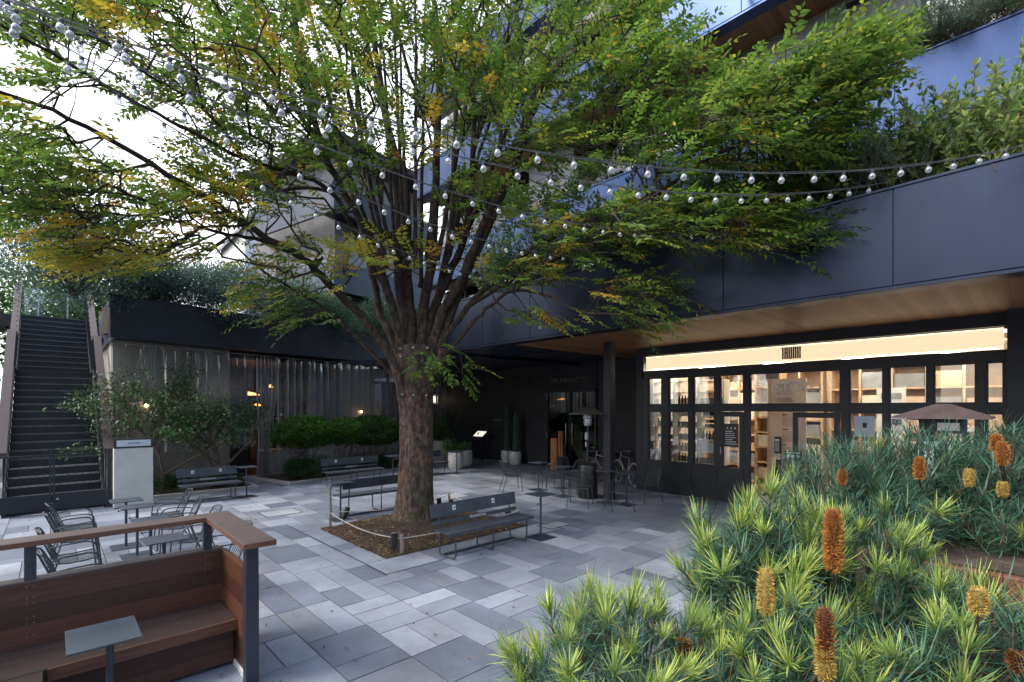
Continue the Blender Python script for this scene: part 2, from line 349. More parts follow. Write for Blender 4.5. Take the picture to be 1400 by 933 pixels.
# clear vinyl curtain and bulb glass
def vinyl():
    m, nt, b = newmat('clear_vinyl'); N = nt.nodes; L = nt.links; N.remove(b)
    tr = N.new('ShaderNodeBsdfTransparent'); tr.inputs[0].default_value = (.86, .88, .90, 1)
    gl = N.new('ShaderNodeBsdfGlossy'); gl.inputs['Roughness'].default_value = .10; gl.inputs['Color'].default_value = (.95, .97, 1, 1)
    df = N.new('ShaderNodeBsdfDiffuse'); df.inputs[0].default_value = (.80, .82, .86, 1)
    lw = N.new('ShaderNodeLayerWeight'); lw.inputs[0].default_value = .56
    pw = N.new('ShaderNodeMath'); pw.operation = 'MULTIPLY_ADD'; pw.inputs[1].default_value = 1.35; pw.inputs[2].default_value = .03; pw.use_clamp = True; L.new(lw.outputs['Facing'], pw.inputs[0])
    tc = N.new('ShaderNodeTexCoord'); mp = N.new('ShaderNodeMapping'); mp.inputs['Scale'].default_value = (9, 9, 1.3); L.new(tc.outputs['Object'], mp.inputs[0])
    nz = N.new('ShaderNodeTexNoise'); nz.inputs['Scale'].default_value = 2; nz.inputs['Detail'].default_value = 3; L.new(mp.outputs[0], nz.inputs[0])
    bp = N.new('ShaderNodeBump'); bp.inputs['Strength'].default_value = .35; bp.inputs['Distance'].default_value = .03; L.new(nz.outputs[0], bp.inputs['Height']); L.new(bp.outputs[0], gl.inputs['Normal'])
    g2 = N.new('ShaderNodeMixShader'); g2.inputs[0].default_value = .5; L.new(gl.outputs[0], g2.inputs[1]); L.new(df.outputs[0], g2.inputs[2])
    mx = N.new('ShaderNodeMixShader'); L.new(pw.outputs[0], mx.inputs[0]); L.new(tr.outputs[0], mx.inputs[1]); L.new(g2.outputs[0], mx.inputs[2]); L.new(mx.outputs[0], N['Material Output'].inputs['Surface'])
    return m
M['vinyl'] = vinyl()
def bulbglass():
    m, nt, b = newmat('bulb_glass'); N = nt.nodes; L = nt.links; N.remove(b)
    tr = N.new('ShaderNodeBsdfTransparent'); tr.inputs[0].default_value = (.9, .92, .93, 1)
    gl = N.new('ShaderNodeBsdfGlossy'); gl.inputs['Roughness'].default_value = .06
    df = N.new('ShaderNodeBsdfDiffuse'); df.inputs[0].default_value = (.8, .82, .83, 1)
    g2 = N.new('ShaderNodeMixShader'); g2.inputs[0].default_value = .45; L.new(gl.outputs[0], g2.inputs[1]); L.new(df.outputs[0], g2.inputs[2])
    lw = N.new('ShaderNodeLayerWeight'); lw.inputs[0].default_value = .55
    pw = N.new('ShaderNodeMath'); pw.operation = 'MULTIPLY_ADD'; pw.inputs[1].default_value = .8; pw.inputs[2].default_value = .22; pw.use_clamp = True; L.new(lw.outputs['Facing'], pw.inputs[0])
    mx = N.new('ShaderNodeMixShader'); L.new(pw.outputs[0], mx.inputs[0]); L.new(tr.outputs[0], mx.inputs[1]); L.new(g2.outputs[0], mx.inputs[2]); L.new(mx.outputs[0], N['Material Output'].inputs['Surface'])
    return m
M['bulb'] = bulbglass()
def curtain_mat():
    m, nt, b = newmat('sheer_curtain'); N = nt.nodes; L = nt.links
    b.inputs['Base Color'].default_value = (.78, .79, .78, 1); setp(b, rough=.9)
    tr = N.new('ShaderNodeBsdfTranslucent'); tr.inputs[0].default_value = (.8, .8, .78, 1)
    sm = N.new('ShaderNodeMixShader'); sm.inputs[0].default_value = .3; L.new(b.outputs[0], sm.inputs[1]); L.new(tr.outputs[0], sm.inputs[2]); L.new(sm.outputs[0], N['Material Output'].inputs['Surface'])
    return m
M['sheer'] = curtain_mat()
M['rustyhood'] = noise_mat('weathered_hood', (.085, .062, .062), (.14, .105, .10), 3, .5, metal=.3)
M['post_paint'] = noise_mat('blue_black_post', (.022, .027, .038), (.035, .042, .058), 5, .4)
M['nosing_dark'] = noise_mat('dark_nosing', (.05, .055, .065), (.10, .11, .12), 9, .5)
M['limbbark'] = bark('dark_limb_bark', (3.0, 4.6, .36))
M['navy_far'] = noise_mat('slate_panel', (.03, .04, .065), (.05, .062, .09), 1.5, .5)
M['nosing'] = noise_mat('lit_nosing', (.20, .21, .23), (.30, .31, .33), 9, .45, stretch=(3, 1, 1))  # lowest steps' nosing, its colour lightened for the light on them
M['twig'] = noise_mat('dark_twig', (.018, .013, .010), (.05, .036, .028), 12, .85)
M['cable'] = noise_mat('grey_cable', (.05, .05, .055), (.10, .10, .105), 12, .5)
SUN = (48, 292); SUN_STR = 1.1; SUN_ANG = 18; SKY_STR = .15; EXPO = 1.56
CABLES = [((7.75, -.2, 5.16), .80, 'cable of clear bulbs running farthest right, past the lower balcony corner'),
          ((7.75, 1.2, 5.16), .68, 'second cable of clear bulbs, ending at the joint in the lower balcony fascia'),
          ((7.75, 3.7, 5.16), .51, 'cable of clear bulbs third from the camera, running into the tree canopy'),
          ((7.75, 5.3, 5.16), .60, 'cable of clear bulbs fourth from the camera, passing through the limbs'),
          ((7.75, 7.7, 5.16), .56, 'lowest and farthest cable of clear bulbs, passing between the stems')]
# ================================================================ foliage helpers
def unit(a):
    return a/np.maximum(np.linalg.norm(a, axis=1, keepdims=True), 1e-9)
def leaf_arrays(P, D, Nn, Ln, Wd, C, fold=.25, droop=.0):
    """diamond leaves with a folded midrib. returns V, F(tri), C"""
    D = unit(D); S = unit(np.cross(D, Nn)); U = np.cross(S, D)
    Ln = Ln[:, None]; Wd = Wd[:, None]
    b = P; m1 = P+D*Ln*.42+S*Wd*.5+U*Wd*fold; m2 = P+D*Ln*.42-S*Wd*.5+U*Wd*fold; t = P+D*Ln-U*Ln*droop
    V = np.stack([b, m1, t, m2], 1).reshape(-1, 3); n = len(P); k = np.arange(n)[:, None]*4
    F = np.concatenate([k+np.array([[0, 1, 2]]), k+np.array([[0, 2, 3]])], 0)
    return V, F, np.repeat(C, 4, 0)
def join(parts):
    V = []; F = []; C = []; n = 0
    for v, f, c in parts:
        V.append(v); F.append(f+n); C.append(c); n += len(v)
    return np.concatenate(V), np.concatenate(F), np.concatenate(C)
def rand_unit(n):
    return unit(rng.normal(size=(n, 3)))
def pick_cols(n, pal, w):
    pal = np.array(pal, dtype=float); i = rng.choice(len(pal), n, p=np.array(w)/sum(w))
    return pal[i]*(1+rng.uniform(-.22, .22, (n, 1)))*(1+rng.uniform(-.06, .06, (n, 3)))
def dome_points(n, c, r):
    u = rand_unit(n); u[:, 2] = np.abs(u[:, 2])*rng.choice([1, 1, 1, -.55], n); k = rng.uniform(.80, 1.0, (n, 1)); ang = np.arctan2(u[:, 1], u[:, 0])
    from mathutils import noise as mn
    nz_ = np.array([mn.noise(Vector(q*3.2+np.array(c)))+.6*mn.noise(Vector(q*7.5+np.array(c))) for q in u])
    k = k*(1+.16*nz_)[:, None]
    return np.array(c)+u*k*np.array(r), u
def blob_points(n, c, r, shell=.55, lumps=7):
    """points in an uneven ellipsoidal volume, denser to the outside, made of overlapping lobes"""
    lc = rand_unit(lumps)*rng.uniform(.3, .68, (lumps, 1)); lr = rng.uniform(.42, .66, lumps)
    k = rng.integers(0, lumps, n); u = rand_unit(n)*(rng.uniform(shell, 1, (n, 1))**.6)
    p = lc[k]+u*lr[k][:, None]
    return np.array(c)+p*np.array(r), u
def bush(name, label, cat, c, r, n, ll, lw, pal, w, mat, group=None, base=None, stems=6, up=.4, lumps=9, shell=.5, stemr=.012, fold=.25, dome=False):
    base = base or (c[0], c[1], c[2]-r[2])
    root = thing(name, base, label, cat, group)
    P, U = dome_points(n, c, r) if dome else blob_points(n, c, r, shell, lumps)
    D = unit(U+rand_unit(n)*.8+np.array([0, 0, up])); Nn = unit(rand_unit(n)*.7+np.array([0, 0, 1.0]))
    L_ = rng.uniform(.7, 1.25, n)*ll; V, F, C = leaf_arrays(P, D, Nn, L_, L_*lw/ll, pick_cols(n, pal, w), fold)
    fast_mesh('foliage', V, F, C, mat, root)
    mb = MB()
    for i in range(stems):
        q = Vector(P[rng.integers(0, n)]); b = Vector(base)+Vector((random.uniform(-.06, .06), random.uniform(-.06, .06), 0))
        m_ = b.lerp(q, .5)+Vector((random.uniform(-.1, .1)*r[0], random.uniform(-.1, .1)*r[1], random.uniform(0, .15)*r[2]))
        mb.tube([b, b.lerp(m_, .5)+Vector((0, 0, .04)), m_, q], [stemr, stemr*.8, stemr*.6, stemr*.3], 5)
        for j in range(3):
            q2 = Vector(P[rng.integers(0, n)]); mb.tube([m_, m_.lerp(q2, .6)+Vector((0, 0, .05)), q2], [stemr*.5, stemr*.35, stemr*.2], 4)
    obj('stem', mb, M['stem'], root)
    return root
def needle_bush(name, label, cat, base, sprigs, length, nl, ll, lw, pal, w, mat, spread, hang=0.0, group=None, dirs=None, up=.8):
    """rosemary-like plant: many arching sprigs set with short narrow leaves"""
    root = thing(name, base, label, cat, group); B = np.array(base, float); parts = []; mb = MB()
    for i in range(sprigs):
        o = B+rng.normal(size=3)*np.array(spread)*.35
        d = rand_unit(1)[0]*np.array([1, 1, .3])+np.array([0, 0, up])
        if dirs is not None: d = d*.7+np.array(dirs)
        d = d/np.linalg.norm(d); L_ = length*rng.uniform(.6, 1.2); pts = []
        p = o.copy(); dd = d.copy()
        for k in range(7):
            pts.append(p.copy()); p = p+dd*L_/6; dd = dd+np.array([0, 0, -hang])*(.5+k*.15); dd += rng.normal(size=3)*.06; dd /= np.linalg.norm(dd)
        mb.tube([Vector(q) for q in pts], [.005*(1-k*.1) for k in range(7)], 4)
        pts = np.array(pts); t = rng.uniform(.1, 1, nl)*6; a = np.minimum(t.astype(int), 5); fr = (t-a)[:, None]
        P = pts[a]*(1-fr)+pts[a+1]*fr; ax = unit(pts[a+1]-pts[a])
        D = unit(ax*.8+rand_unit(nl)); Ls = ll*rng.uniform(.7, 1.2, nl)
        parts.append(leaf_arrays(P, D, rand_unit(nl), Ls, Ls*lw/ll, pick_cols(nl, pal, w), .1))
    V, F, C = join(parts); fast_mesh('foliage', V, F, C, mat, root); obj('stem', mb, M['stem'], root)
    return root

# ================================================================ ground, paving, pit
g = MB(); g.add([(-300, -300, -.06), (300, -300, -.06), (300, 400, -.06), (-300, 400, -.06)], [(0, 1, 2, 3)])
tag(obj('ground', g, M['asphalt']), kind='structure')
g = MB(); g.box((-12, -8, -.05), (16, 22, -.006))
tag(obj('paving_bed', g, M['joint']), kind='structure')
PAL = [(.155, .178, .225), (.200, .226, .276), (.245, .272, .325), (.295, .322, .372), (.125, .145, .188), (.178, .194, .228)]
def pcol():
    c = random.choices(PAL, (3, 4, 4, 2.2, 1.3, 2))[0]; k = random.uniform(.9, 1.1); return tuple(x*k for x in c)
S = .6085; X0 = 1.815; Y0 = 4.53; GAP = .0055
PIT = (3.70, 6.72, 6.70, 9.22)      # x0 x1 y0 y1 of the tree pit
RIM = (3.36, 7.06, 6.09, 9.83)      # kerb band round it
pv = MB()
def slab(x0, y0, x1, y1):
    # split or drop where the tree pit's kerb band lies
    if x1 > RIM[0]+.02 and x0 < RIM[1]-.02 and y1 > RIM[2]+.02 and y0 < RIM[3]-.02:
        # keep the pieces outside the band
        if x0 < RIM[0]-.02: slab(x0, y0, RIM[0], y1)
        if x1 > RIM[1]+.02: slab(RIM[1], y0, x1, y1)
        xa, xb = max(x0, RIM[0]), min(x1, RIM[1])
        if y0 < RIM[2]-.02: slab(xa, y0, xb, RIM[2])
        if y1 > RIM[3]+.02: slab(xa, RIM[3], xb, y1)
        return
    c = pcol(); z = random.uniform(-.0012, .0012)
    pv.box((x0+GAP, y0+GAP, -.03), (x1-GAP, y1-GAP, z), c)
for i in range(-22, 23):
    x = X0+i*S; off = random.choice([0, .5])*S; j = -20
    y = Y0-20*S+off
    while y < 21.5:
        k = random.random()
        if k < .30: slab(x, y, x+S, y+S); y += S
        elif k < .55: slab(x, y, x+S, y+S/2); y += S/2
        elif k < .80: slab(x, y, x+S/2, y+S); slab(x+S/2, y, x+S, y+S); y += S
        elif k < .9: slab(x, y, x+S, y+S*1.5); y += S*1.5
        else: slab(x, y, x+S/2, y+S*1.5); slab(x+S/2, y, x+S, y+S*1.5); y += S*1.5
# kerb band pieces round the pit
def band(x0, y0, x1, y1, alongx):
    p = x0 if alongx else y0; e = x1 if alongx else y1
    while p < e-.05:
        q = min(e, p+random.choice([.3, .6, .6, .9]));
        if e-q < .2: q = e
        c = pcol(); c = tuple(v*.95 for v in c)
        if alongx: pv.box((p+GAP, y0+GAP*2, -.03), (q-GAP, y1-GAP, .001), c)
        else: pv.box((x0+GAP*2, p+GAP, -.03), (x1-GAP, q-GAP, .001), c)
        p = q
band(RIM[0], RIM[2], RIM[1], PIT[2], True); band(RIM[0], PIT[3], RIM[1], RIM[3], True)
band(RIM[0], PIT[2], PIT[0], PIT[3], False); band(PIT[1], PIT[2], RIM[1], PIT[3], False)
tag(obj('plaza_paving', pv, M['paver']), kind='structure')
dr = MB(); w_ = .012
for (a, b) in (((RIM[0]-w_, RIM[2]-w_), (RIM[1]+w_, RIM[2])), ((RIM[0]-w_, RIM[2]), (RIM[0], RIM[3])), ((RIM[1], RIM[2]), (RIM[1]+w_, RIM[3]))):
    dr.box((a[0], a[1], -.01), (b[0], b[1], .0045))
tag(obj('drain_slot', dr, M['black_metal']), kind='structure')
# soil heaped to the foot of the tree
def soilz(x, y):
    d = math.hypot(x-5.24, y-8.35); e = min(x-PIT[0], PIT[1]-x, y-PIT[2], PIT[3]-y)
    return .012+min(e, .4)*.10+.07*math.exp(-(d/.9)**2)+.012*math.sin(x*9)*math.cos(y*11)
sm = MB(); sm.grid(lambda u, v: (PIT[0]+u*(PIT[1]-PIT[0]), PIT[2]+v*(PIT[3]-PIT[2]), soilz(PIT[0]+u*(PIT[1]-PIT[0]), PIT[2]+v*(PIT[3]-PIT[2]))), 50, 42)
tag(obj('tree_pit_soil', sm, M['soil'], smooth=True), kind='structure')
n = 5200
px_ = rng.uniform(PIT[0]-.03, PIT[1]+.03, n); py_ = rng.uniform(PIT[2]-.03, PIT[3]+.03, n)
edge = np.minimum.reduce([px_-PIT[0], PIT[1]-px_, py_-PIT[2], PIT[3]-py_]); keep = rng.uniform(0, 1, n) < np.clip(1.05-edge*.75, .22, 1)
px_, py_ = px_[keep], py_[keep]
ex = rng.uniform(-.5, 11.5, 620); ey = rng.uniform(2.5, 14.5, 620)
px_ = np.concatenate([px_, ex]); py_ = np.concatenate([py_, ey]); n = len(px_)
pz = np.array([soilz(a, b)+.006 if (PIT[0] < a < PIT[1] and PIT[2] < b < PIT[3]) else .006 for a, b in zip(px_, py_)])
D = rand_unit(n)*np.array([1, 1, .25]); Nn = unit(rand_unit(n)*.35+np.array([0, 0, 1])); L_ = rng.uniform(.025, .055, n)
V, F, C = leaf_arrays(np.stack([px_, py_, pz+.004], 1), D, Nn, L_, L_*.5, pick_cols(n, [(.22, .11, .045), (.36, .23, .08), (.12, .06, .03), (.20, .2, .05), (.45, .30, .16)], [3, 1.2, 5, 1.2, 1]), .2)
tag(fast_mesh('fallen_leaves', V, F, C, M['litter']), 'small brown and orange leaves lying in the tree pit and on the paving', 'fallen leaves', kind='stuff')

# inspection cover outlined in the paving
def cover(x0, y0, x1, y1, label):
    mb = MB(); w = .02
    mb.box((x0, y0, -.002), (x1, y0+w, .005)); mb.box((x0, y1-w, -.002), (x1, y1, .005)); mb.box((x0, y0+w, -.002), (x0+w, y1-w, .005)); mb.box((x1-w, y0+w, -.002), (x1, y1-w, .005))
    r_ = thing('manhole_cover', ((x0+x1)/2, (y0+y1)/2, 0), label, 'manhole cover', 'paved-over covers')
    obj('frame', mb, M['black_metal'], r_); p = MB(); p.box((x0+w+.004, y0+w+.004, 0), ((x0+x1)/2-.003, y1-w-.004, .004), (.30, .32, .35)); p.box(((x0+x1)/2+.003, y0+w+.004, 0), (x1-w-.004, y1-w-.004, .0042), (.33, .35, .38))
    obj('lid', p, M['paver'], r_)
cover(3.27, 10.93, 4.02, 11.55, 'rectangular paved cover with dark rim beside the sunlit patch, left of the tree')
cover(6.85, 6.2, 7.45, 6.6, 'small rectangular paved cover near the slim table right of the front bench') 

# ================================================================ HOTEL BUILDING
XS = 12.05   # shop front plane
XF = 7.75    # balcony fascia plane
XU = 11.6    # upper window plane
hotel = thing('hotel_building', (12, 3, 0), 'dark navy hotel with planted balconies, timber soffit and glazed shop front', 'building')
# ---- first balcony: fascia panels
def fascia(name, x, y0, y1, z0, z1, joints, th=.12, mat='navy_panel'):
    mb = MB(); ys = [y0]+[j for j in joints if y0 < j < y1]+[y1]
    for a, b in zip(ys[:-1], ys[1:]):
        mb.box((x, a+.006, z0), (x+th, b-.006, z1))
    mb.box((x+.02, y0, z0+.005), (x+th-.01, y1, z1-.01))
    mb.box((x-.02, y0, z1), (x+th+.04, y1, z1+.035)); mb.box((x+.012, y0, z0-.05), (x+th+.2, y1, z0-.002))
    return obj(name, mb, M[mat], hotel, bevel=.004)
J1 = [1.2, 3.35, 5.5, 7.65, 9.3]
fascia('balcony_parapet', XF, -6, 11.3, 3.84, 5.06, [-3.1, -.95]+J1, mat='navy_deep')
mb = MB(); mb.box((XF+.13, -6, 4.15), (XU, 11.3, 4.45)); obj('balcony_floor', mb, M['concrete'], hotel)
mb = MB(); mb.box((XF+.12, 11.3, 3.84), (14, 11.42, 5.06)); mb.box((XF+.12, 11.28, 3.8), (14.0, 11.44, 3.838)); obj('balcony_end_parapet', mb, M['navy_deep'], hotel)
# soffit boards under it
mb = MB(); mb.box((XF+.33, -6, 3.93), (14.25, 9.3, 3.98)); obj('soffit', mb, M['soffit'], hotel)
mb = MB(); mb.box((XF+.13, 9.3, 3.86), (10.3, 16.4, 3.92)); obj('metal_soffit', mb, M['navy_panel'], hotel)
mb = MB(); mb.box((10.3, 9.3, 3.925), (14.4, 21.5, 3.965)); mb.box((7.9, 16.4, 3.90), (10.299, 17.4, 3.96)); obj('shadow_soffit', mb, M['navy_matte'], hotel)  # dark soffit carried across the gap to keep light off the entrance
# ---- second and third balcony
X2 = 10.6
J2 = [-3.4, -.9, 1.62, 4.1, 6.6, 9.1, 11.6, 14.1]
fascia('balcony_parapet', X2, -8, 16.5, 7.0, 8.22, J2, mat='navy_panel')
fascia('balcony_parapet', X2-.25, 1.5, 16.5, 10.45, 11.5, J2, mat='navy_panel')
fascia('balcony_parapet', X2-.25, 1.5, 16.5, 13.7, 14.8, J2, mat='navy_panel')
mb = MB(); mb.box((X2+.13, -8, 7.25), (XU, 16.5, 7.5)); mb.box((X2-.12, 1.5, 10.8), (XU, 16.5, 11.05)); mb.box((X2-.12, 1.5, 14.0), (XU, 16.5, 14.3)); obj('balcony_slab', mb, M['concrete'], hotel)
mb = MB(); mb.box((X2-.1, -8, 10.46), (XU, 16.5, 10.52)); mb.box((X2+.13, -8, 7.0), (XU, 16.5, 7.05)); obj('upper_soffit', mb, M['soffit'], hotel)
# upper walls with curtained windows
mb = MB(); mb.box((XU+.25, -8, 3.98), (XU+.5, 16.5, 15)); mb.box((XU+.25, -8, 14.6), (20, 16.5, 15)); obj('upper_wall', mb, M['concrete'], hotel)
mb = MB()
segs = [(-8, -2.6), (-2.2, 2.55), (5.0, 9.6), (11.5, 16.2)]
gpan = noise_mat('grey_panel', (.22, .22, .25), (.30, .30, .33), 3, .7)
allz = [(4.5, 6.95), (7.5, 10.4), (11.1, 13.6)]
for (z0, z1) in allz:
    last = -8
    for (a, b) in segs+[(16.5, 16.5)]:
        if a > last: mb = MB(); mb.box((XU+.02, last, z0), (XU+.25, a, z1)); obj('upper_wall_panel', mb, gpan, hotel)
        last = b
for (z0, z1) in allz:
    for (a, b) in segs:
        f = MB()
        for y in np.arange(a, b+.01, (b-a)/max(1, round((b-a)/1.3))): f.box((XU+.04, y-.03, z0), (XU+.1, y+.03, z1))
        f.box((XU+.03, a, z0), (XU+.11, b, z0+.06)); f.box((XU+.03, a, z1-.06), (XU+.11, b, z1))
        w = obj('window', f, M['black_metal'], hotel)
        gq = MB(); gq.box((XU+.065, a+.03, z0+.06), (XU+.075, b-.03, z1-.06)); obj('pane', gq, M['glass'], w)
        cq = MB(); nn = int((b-a)*40)
        cq.grid(lambda u, v: (XU+.16+.028*math.sin(u*(b-a)*46+math.sin(u*9)*2)+.012*math.sin(u*(b-a)*17), a+.05+u*(b-a-.1), z0+.08+v*(z1-z0-.14)), nn, 2)
        obj('curtain', cq, M['sheer'], w, smooth=True)
# ---- ground floor: dark stone wall, entrance, column
mb = MB(); mb.box((14.1, 12.95, 0), (14.4, 20.2, 3.93)); mb.box((14.1, 7.6, 0), (14.4, 10.55, 3.93)); obj('stone_wall', mb, M['stone'], hotel)
mb = MB(); mb.box((XS, 7.45, 0), (14.1, 7.62, 3.93)); mb.box((XS-.05, 7.40, 0), (XS+.05, 7.64, 3.93)); obj('side_wall', mb, M['navy_matte'], hotel)
mb = MB(); mb.box((14.05, 10.55, 2.95), (14.4, 12.95, 3.93)); obj('door_header', mb, M['navy_matte'], hotel)
mb = MB()
for y in (10.55, 11.72, 12.87): mb.box((14.02, y, 0), (14.16, y+.09, 2.95))
mb.box((14.02, 10.55, 2.86), (14.16, 12.96, 2.95)); d0 = obj('entrance_door', mb, M['black_metal'], hotel)
for (a, b) in ((10.64, 11.72), (11.81, 12.87)):
    p = MB(); p.box((14.08, a, .05), (14.09, b, 2.86)); obj('pane', p, glass_mat('entrance_glass', (.55, .55, .55), .10), d0)
for y in (11.62, 11.92):
    h = MB(); h.tube([(13.98, y, .9), (13.98, y, 1.7)], .014, 8); h.tube([(13.98, y, 1.0), (14.04, y, 1.0)], .01); h.tube([(13.98, y, 1.6), (14.04, y, 1.6)], .01); obj('handle', h, M['steel'], d0)
for z in (1.1, 2.6):
    h = MB(); h.box((14.0, 12.9, z), (14.02, 12.93, z+.25)); obj('hinge', h, M['steel'], d0)
text('lettering', 'TRUNK(HOTEL)', .27, (14.02, 11.75, 3.30), (0, -1, 0), (0, 0, 1), M['dim_text'], hotel, .012)
# lobby behind the doors
mb = MB(); mb.box((14.4, 9.5, 0), (18, 14, .02)); mb.box((18, 9.5, 0), (18.1, 14, 3.9)); mb.box((14.4, 9.4, 0), (18, 9.5, 3.9)); mb.box((14.4, 14, 0), (18, 14.1, 3.9)); mb.box((14.4, 9.4, 3.9), (18, 14.1, 3.92)); obj('lobby', mb, noise_mat('lobby_wall', (.03, .022, .018), (.06, .045, .035), 2, .6), hotel)
mb = MB()
for i, y in enumerate(np.arange(10.1, 13.6, .16)): mb.box((16.5, y, 0), (16.55, y+.05+.05*random.random(), 2.9))
obj('slat_screen', mb, M['brown_room'], hotel)
mb = MB(); mb.box((10.06, 7.14, 0), (10.27, 7.35, 3.93)); obj('column', mb, M['navy_matte'], hotel, bevel=.006)
# right end pillar of the shop front and walls of the shop
mb = MB(); mb.box((11.55, -1.2, 0), (12.3, .28, 3.93)); obj('end_pillar', mb, M['navy_matte'], hotel)
text('number', '6', .2, (11.543, -.06, 3.72), (0, -1, 0), (0, 0, 1), M['dim_text'], hotel, .004)
mb = MB(); mb.box((11.9, .28, 3.70), (12.4, 7.45, 3.93)); mb.box((12.0, .28, 3.10), (12.12, 7.45, 3.30))
obj('shop_header', mb, M['black_metal'], hotel)
# mullion layout of the shop front (y positions read off the elevation)
mb = MB()
for (a, b) in ((7.27, 7.40), (6.65, 6.85), (5.96, 6.08), (5.28, 5.40), (4.57, 4.70), (2.59, 2.73), (1.93, 2.01), (1.26, 1.34), (.55, .67), (.28, .32)):
    mb.box((12.0, a, 2.30 if a == 4.57 and False else 0), (12.12, b, 3.10))
mb.box((12.01, .28, 2.20), (12.11, 7.40, 2.36))
mb.box((11.98, 4.70, 0), (12.10, 7.40, .83)); mb.box((11.98, .28, 0), (12.10, 2.59, .5))
for y in (6.75, 5.34, 6.02, 7.33): mb.box((11.965, y-.012, .02), (11.979, y+.012, .83))
obj('shopfront_frame', mb, M['black_metal'], hotel, bevel=.003)
def window(y0, y1, z0, z1, fw=.03, x=12.05, parent=hotel, nm='window'):
    f = MB(); f.box((x-.03, y0, z0), (x+.03, y0+fw, z1)); f.box((x-.03, y1-fw, z0), (x+.03, y1, z1)); f.box((x-.03, y0+fw, z0), (x+.03, y1-fw, z0+fw)); f.box((x-.03, y0+fw, z1-fw), (x+.03, y1-fw, z1))
    w = obj(nm, f, M['black_metal'], parent); p = MB(); p.box((x-.006, y0+fw, z0+fw), (x+.006, y1-fw, z1-fw)); obj('pane', p, M['glass'], w); return w
for (a, b) in ((6.85, 7.27), (6.08, 6.65), (5.40, 5.96), (4.70, 5.28), (2.73, 4.57), (2.01, 2.59), (1.34, 1.93), (.67, 1.26), (.32, .55)):
    window(a, b, 2.36, 3.10)
for (a, b) in ((6.85, 7.27), (6.08, 6.65), (5.40, 5.96), (2.01, 2.59), (1.34, 1.93), (.67, 1.26), (.32, .55)):
    window(a, b, .83 if a > 5 else .5, 2.20)
# two glazed door leaves, the left one closed, the right one closed; open way between
def leaf_door(y0, y1, z0, x=12.02):
    f = MB(); fw = .10
    f.box((x-.03, y0, .02), (x+.03, y0+fw, 2.19)); f.box((x-.03, y1-fw, .02), (x+.03, y1, 2.19)); f.box((x-.03, y0+fw, .02), (x+.03, y1-fw, z0)); f.box((x-.03, y0+fw, 2.07), (x+.03, y1-fw, 2.19))
    w = obj('door', f, M['black_metal'], hotel, bevel=.003); p = MB(); p.box((x-.006, y0+fw, z0), (x+.006, y1-fw, 2.07)); obj('pane', p, M['glass'], w)
    h = MB(); yy = y1-.05; h.tube([(x-.07, yy, 1.15), (x-.07, yy, 1.32)], .012, 8); h.box((x-.075, yy-.01, 1.22), (x-.03, yy+.01, 1.24)); obj('handle', h, M['steel'], w); return w
leaf_door(4.70, 5.28, .72); leaf_door(2.75, 3.64, .5)
# light band and its lettering
mb = MB(); mb.box((12.02, .33, 3.335), (12.06, 7.33, 3.665)); band_ = obj('sign_band', mb, M['band'], hotel)
mb = MB(); mb.box((12.0, .33, 3.668), (12.055, 7.33, 3.680)); mb.box((12.0, .33, 3.312), (12.055, 7.33, 3.322)); obj('led_edge', mb, M['led'], band_)
# condensed bar lettering T R U N K
lt = MB(); y = 3.86; hgt = .26; z0 = 3.38; bw = .031; sp = .012
def vb(yy, a=0.0, b=1.0): lt.box((12.0, yy-bw, z0+hgt*a), (12.018, yy, z0+hgt*b))
def hb(y0, y1, a, t=.09): lt.box((12.0, y1, z0+hgt*a), (12.018, y0, z0+hgt*(a+t)))
yy = y
vb(yy); hb(yy+.016, yy, .91); yy -= bw+sp*1.2              # T
w3 = bw*2+sp
vb(yy); vb(yy-bw-sp); hb(yy, yy-w3, .91); hb(yy, yy-w3, .50); yy -= w3+sp
vb(yy); vb(yy-bw-sp); hb(yy, yy-w3, 0); yy -= w3+sp
vb(yy); vb(yy-bw-sp); hb(yy, yy-w3, .91); yy -= w3+sp
vb(yy); vb(yy-bw-sp, 0, .42); vb(yy-bw-sp, .56, 1); hb(yy, yy-w3, .45)
obj('lettering', lt, M['black_ink'], band_)
text('lettering', '(STORE)', .30, (12.035, 3.60, 2.74), (0, -1, 0), (0, 0, 1), M['white'], hotel, .002, font_scale=(.95, 1))
text('lettering', 'TAKE\nOUT\nMENU', .125, (12.035, 1.72, 2.02), (0, -1, 0), (0, 0, 1), M['white'], hotel, .003)
# shop interior shell
mb = MB(); mb.box((12.12, .28, -.002), (17, 7.45, .012)); obj('shop_floor', mb, M['concrete'], hotel)
mb = MB(); mb.box((16.9, .28, 0), (17, 7.45, 3.6)); mb.box((12.12, .18, 0), (17, .28, 3.6)); mb.box((12.4, 7.35, 0), (17, 7.45, 3.6)); mb.box((12.12, .28, 3.5), (17, 7.45, 3.6)); obj('shop_wall', mb, noise_mat('shop_plaster', (.5, .44, .36), (.6, .54, .45), 2, .8), hotel)
for y in (1.2, 2.9, 4.6, 6.3):
    mb = MB(); mb.box((12.9, y-.07, 3.40), (16.4, y+.07, 3.46)); obj('ceiling_lamp', mb, M['shoplamp'], hotel)

for a, b in ((5.32, 7.3), (.4, 2.55)):  # unseen strips added behind the header to light the window shelves
    mb = MB(); mb.box((12.15, a, 3.34), (12.25, b, 3.40)); obj('ceiling_lamp', mb, M['shoplamp'], hotel)
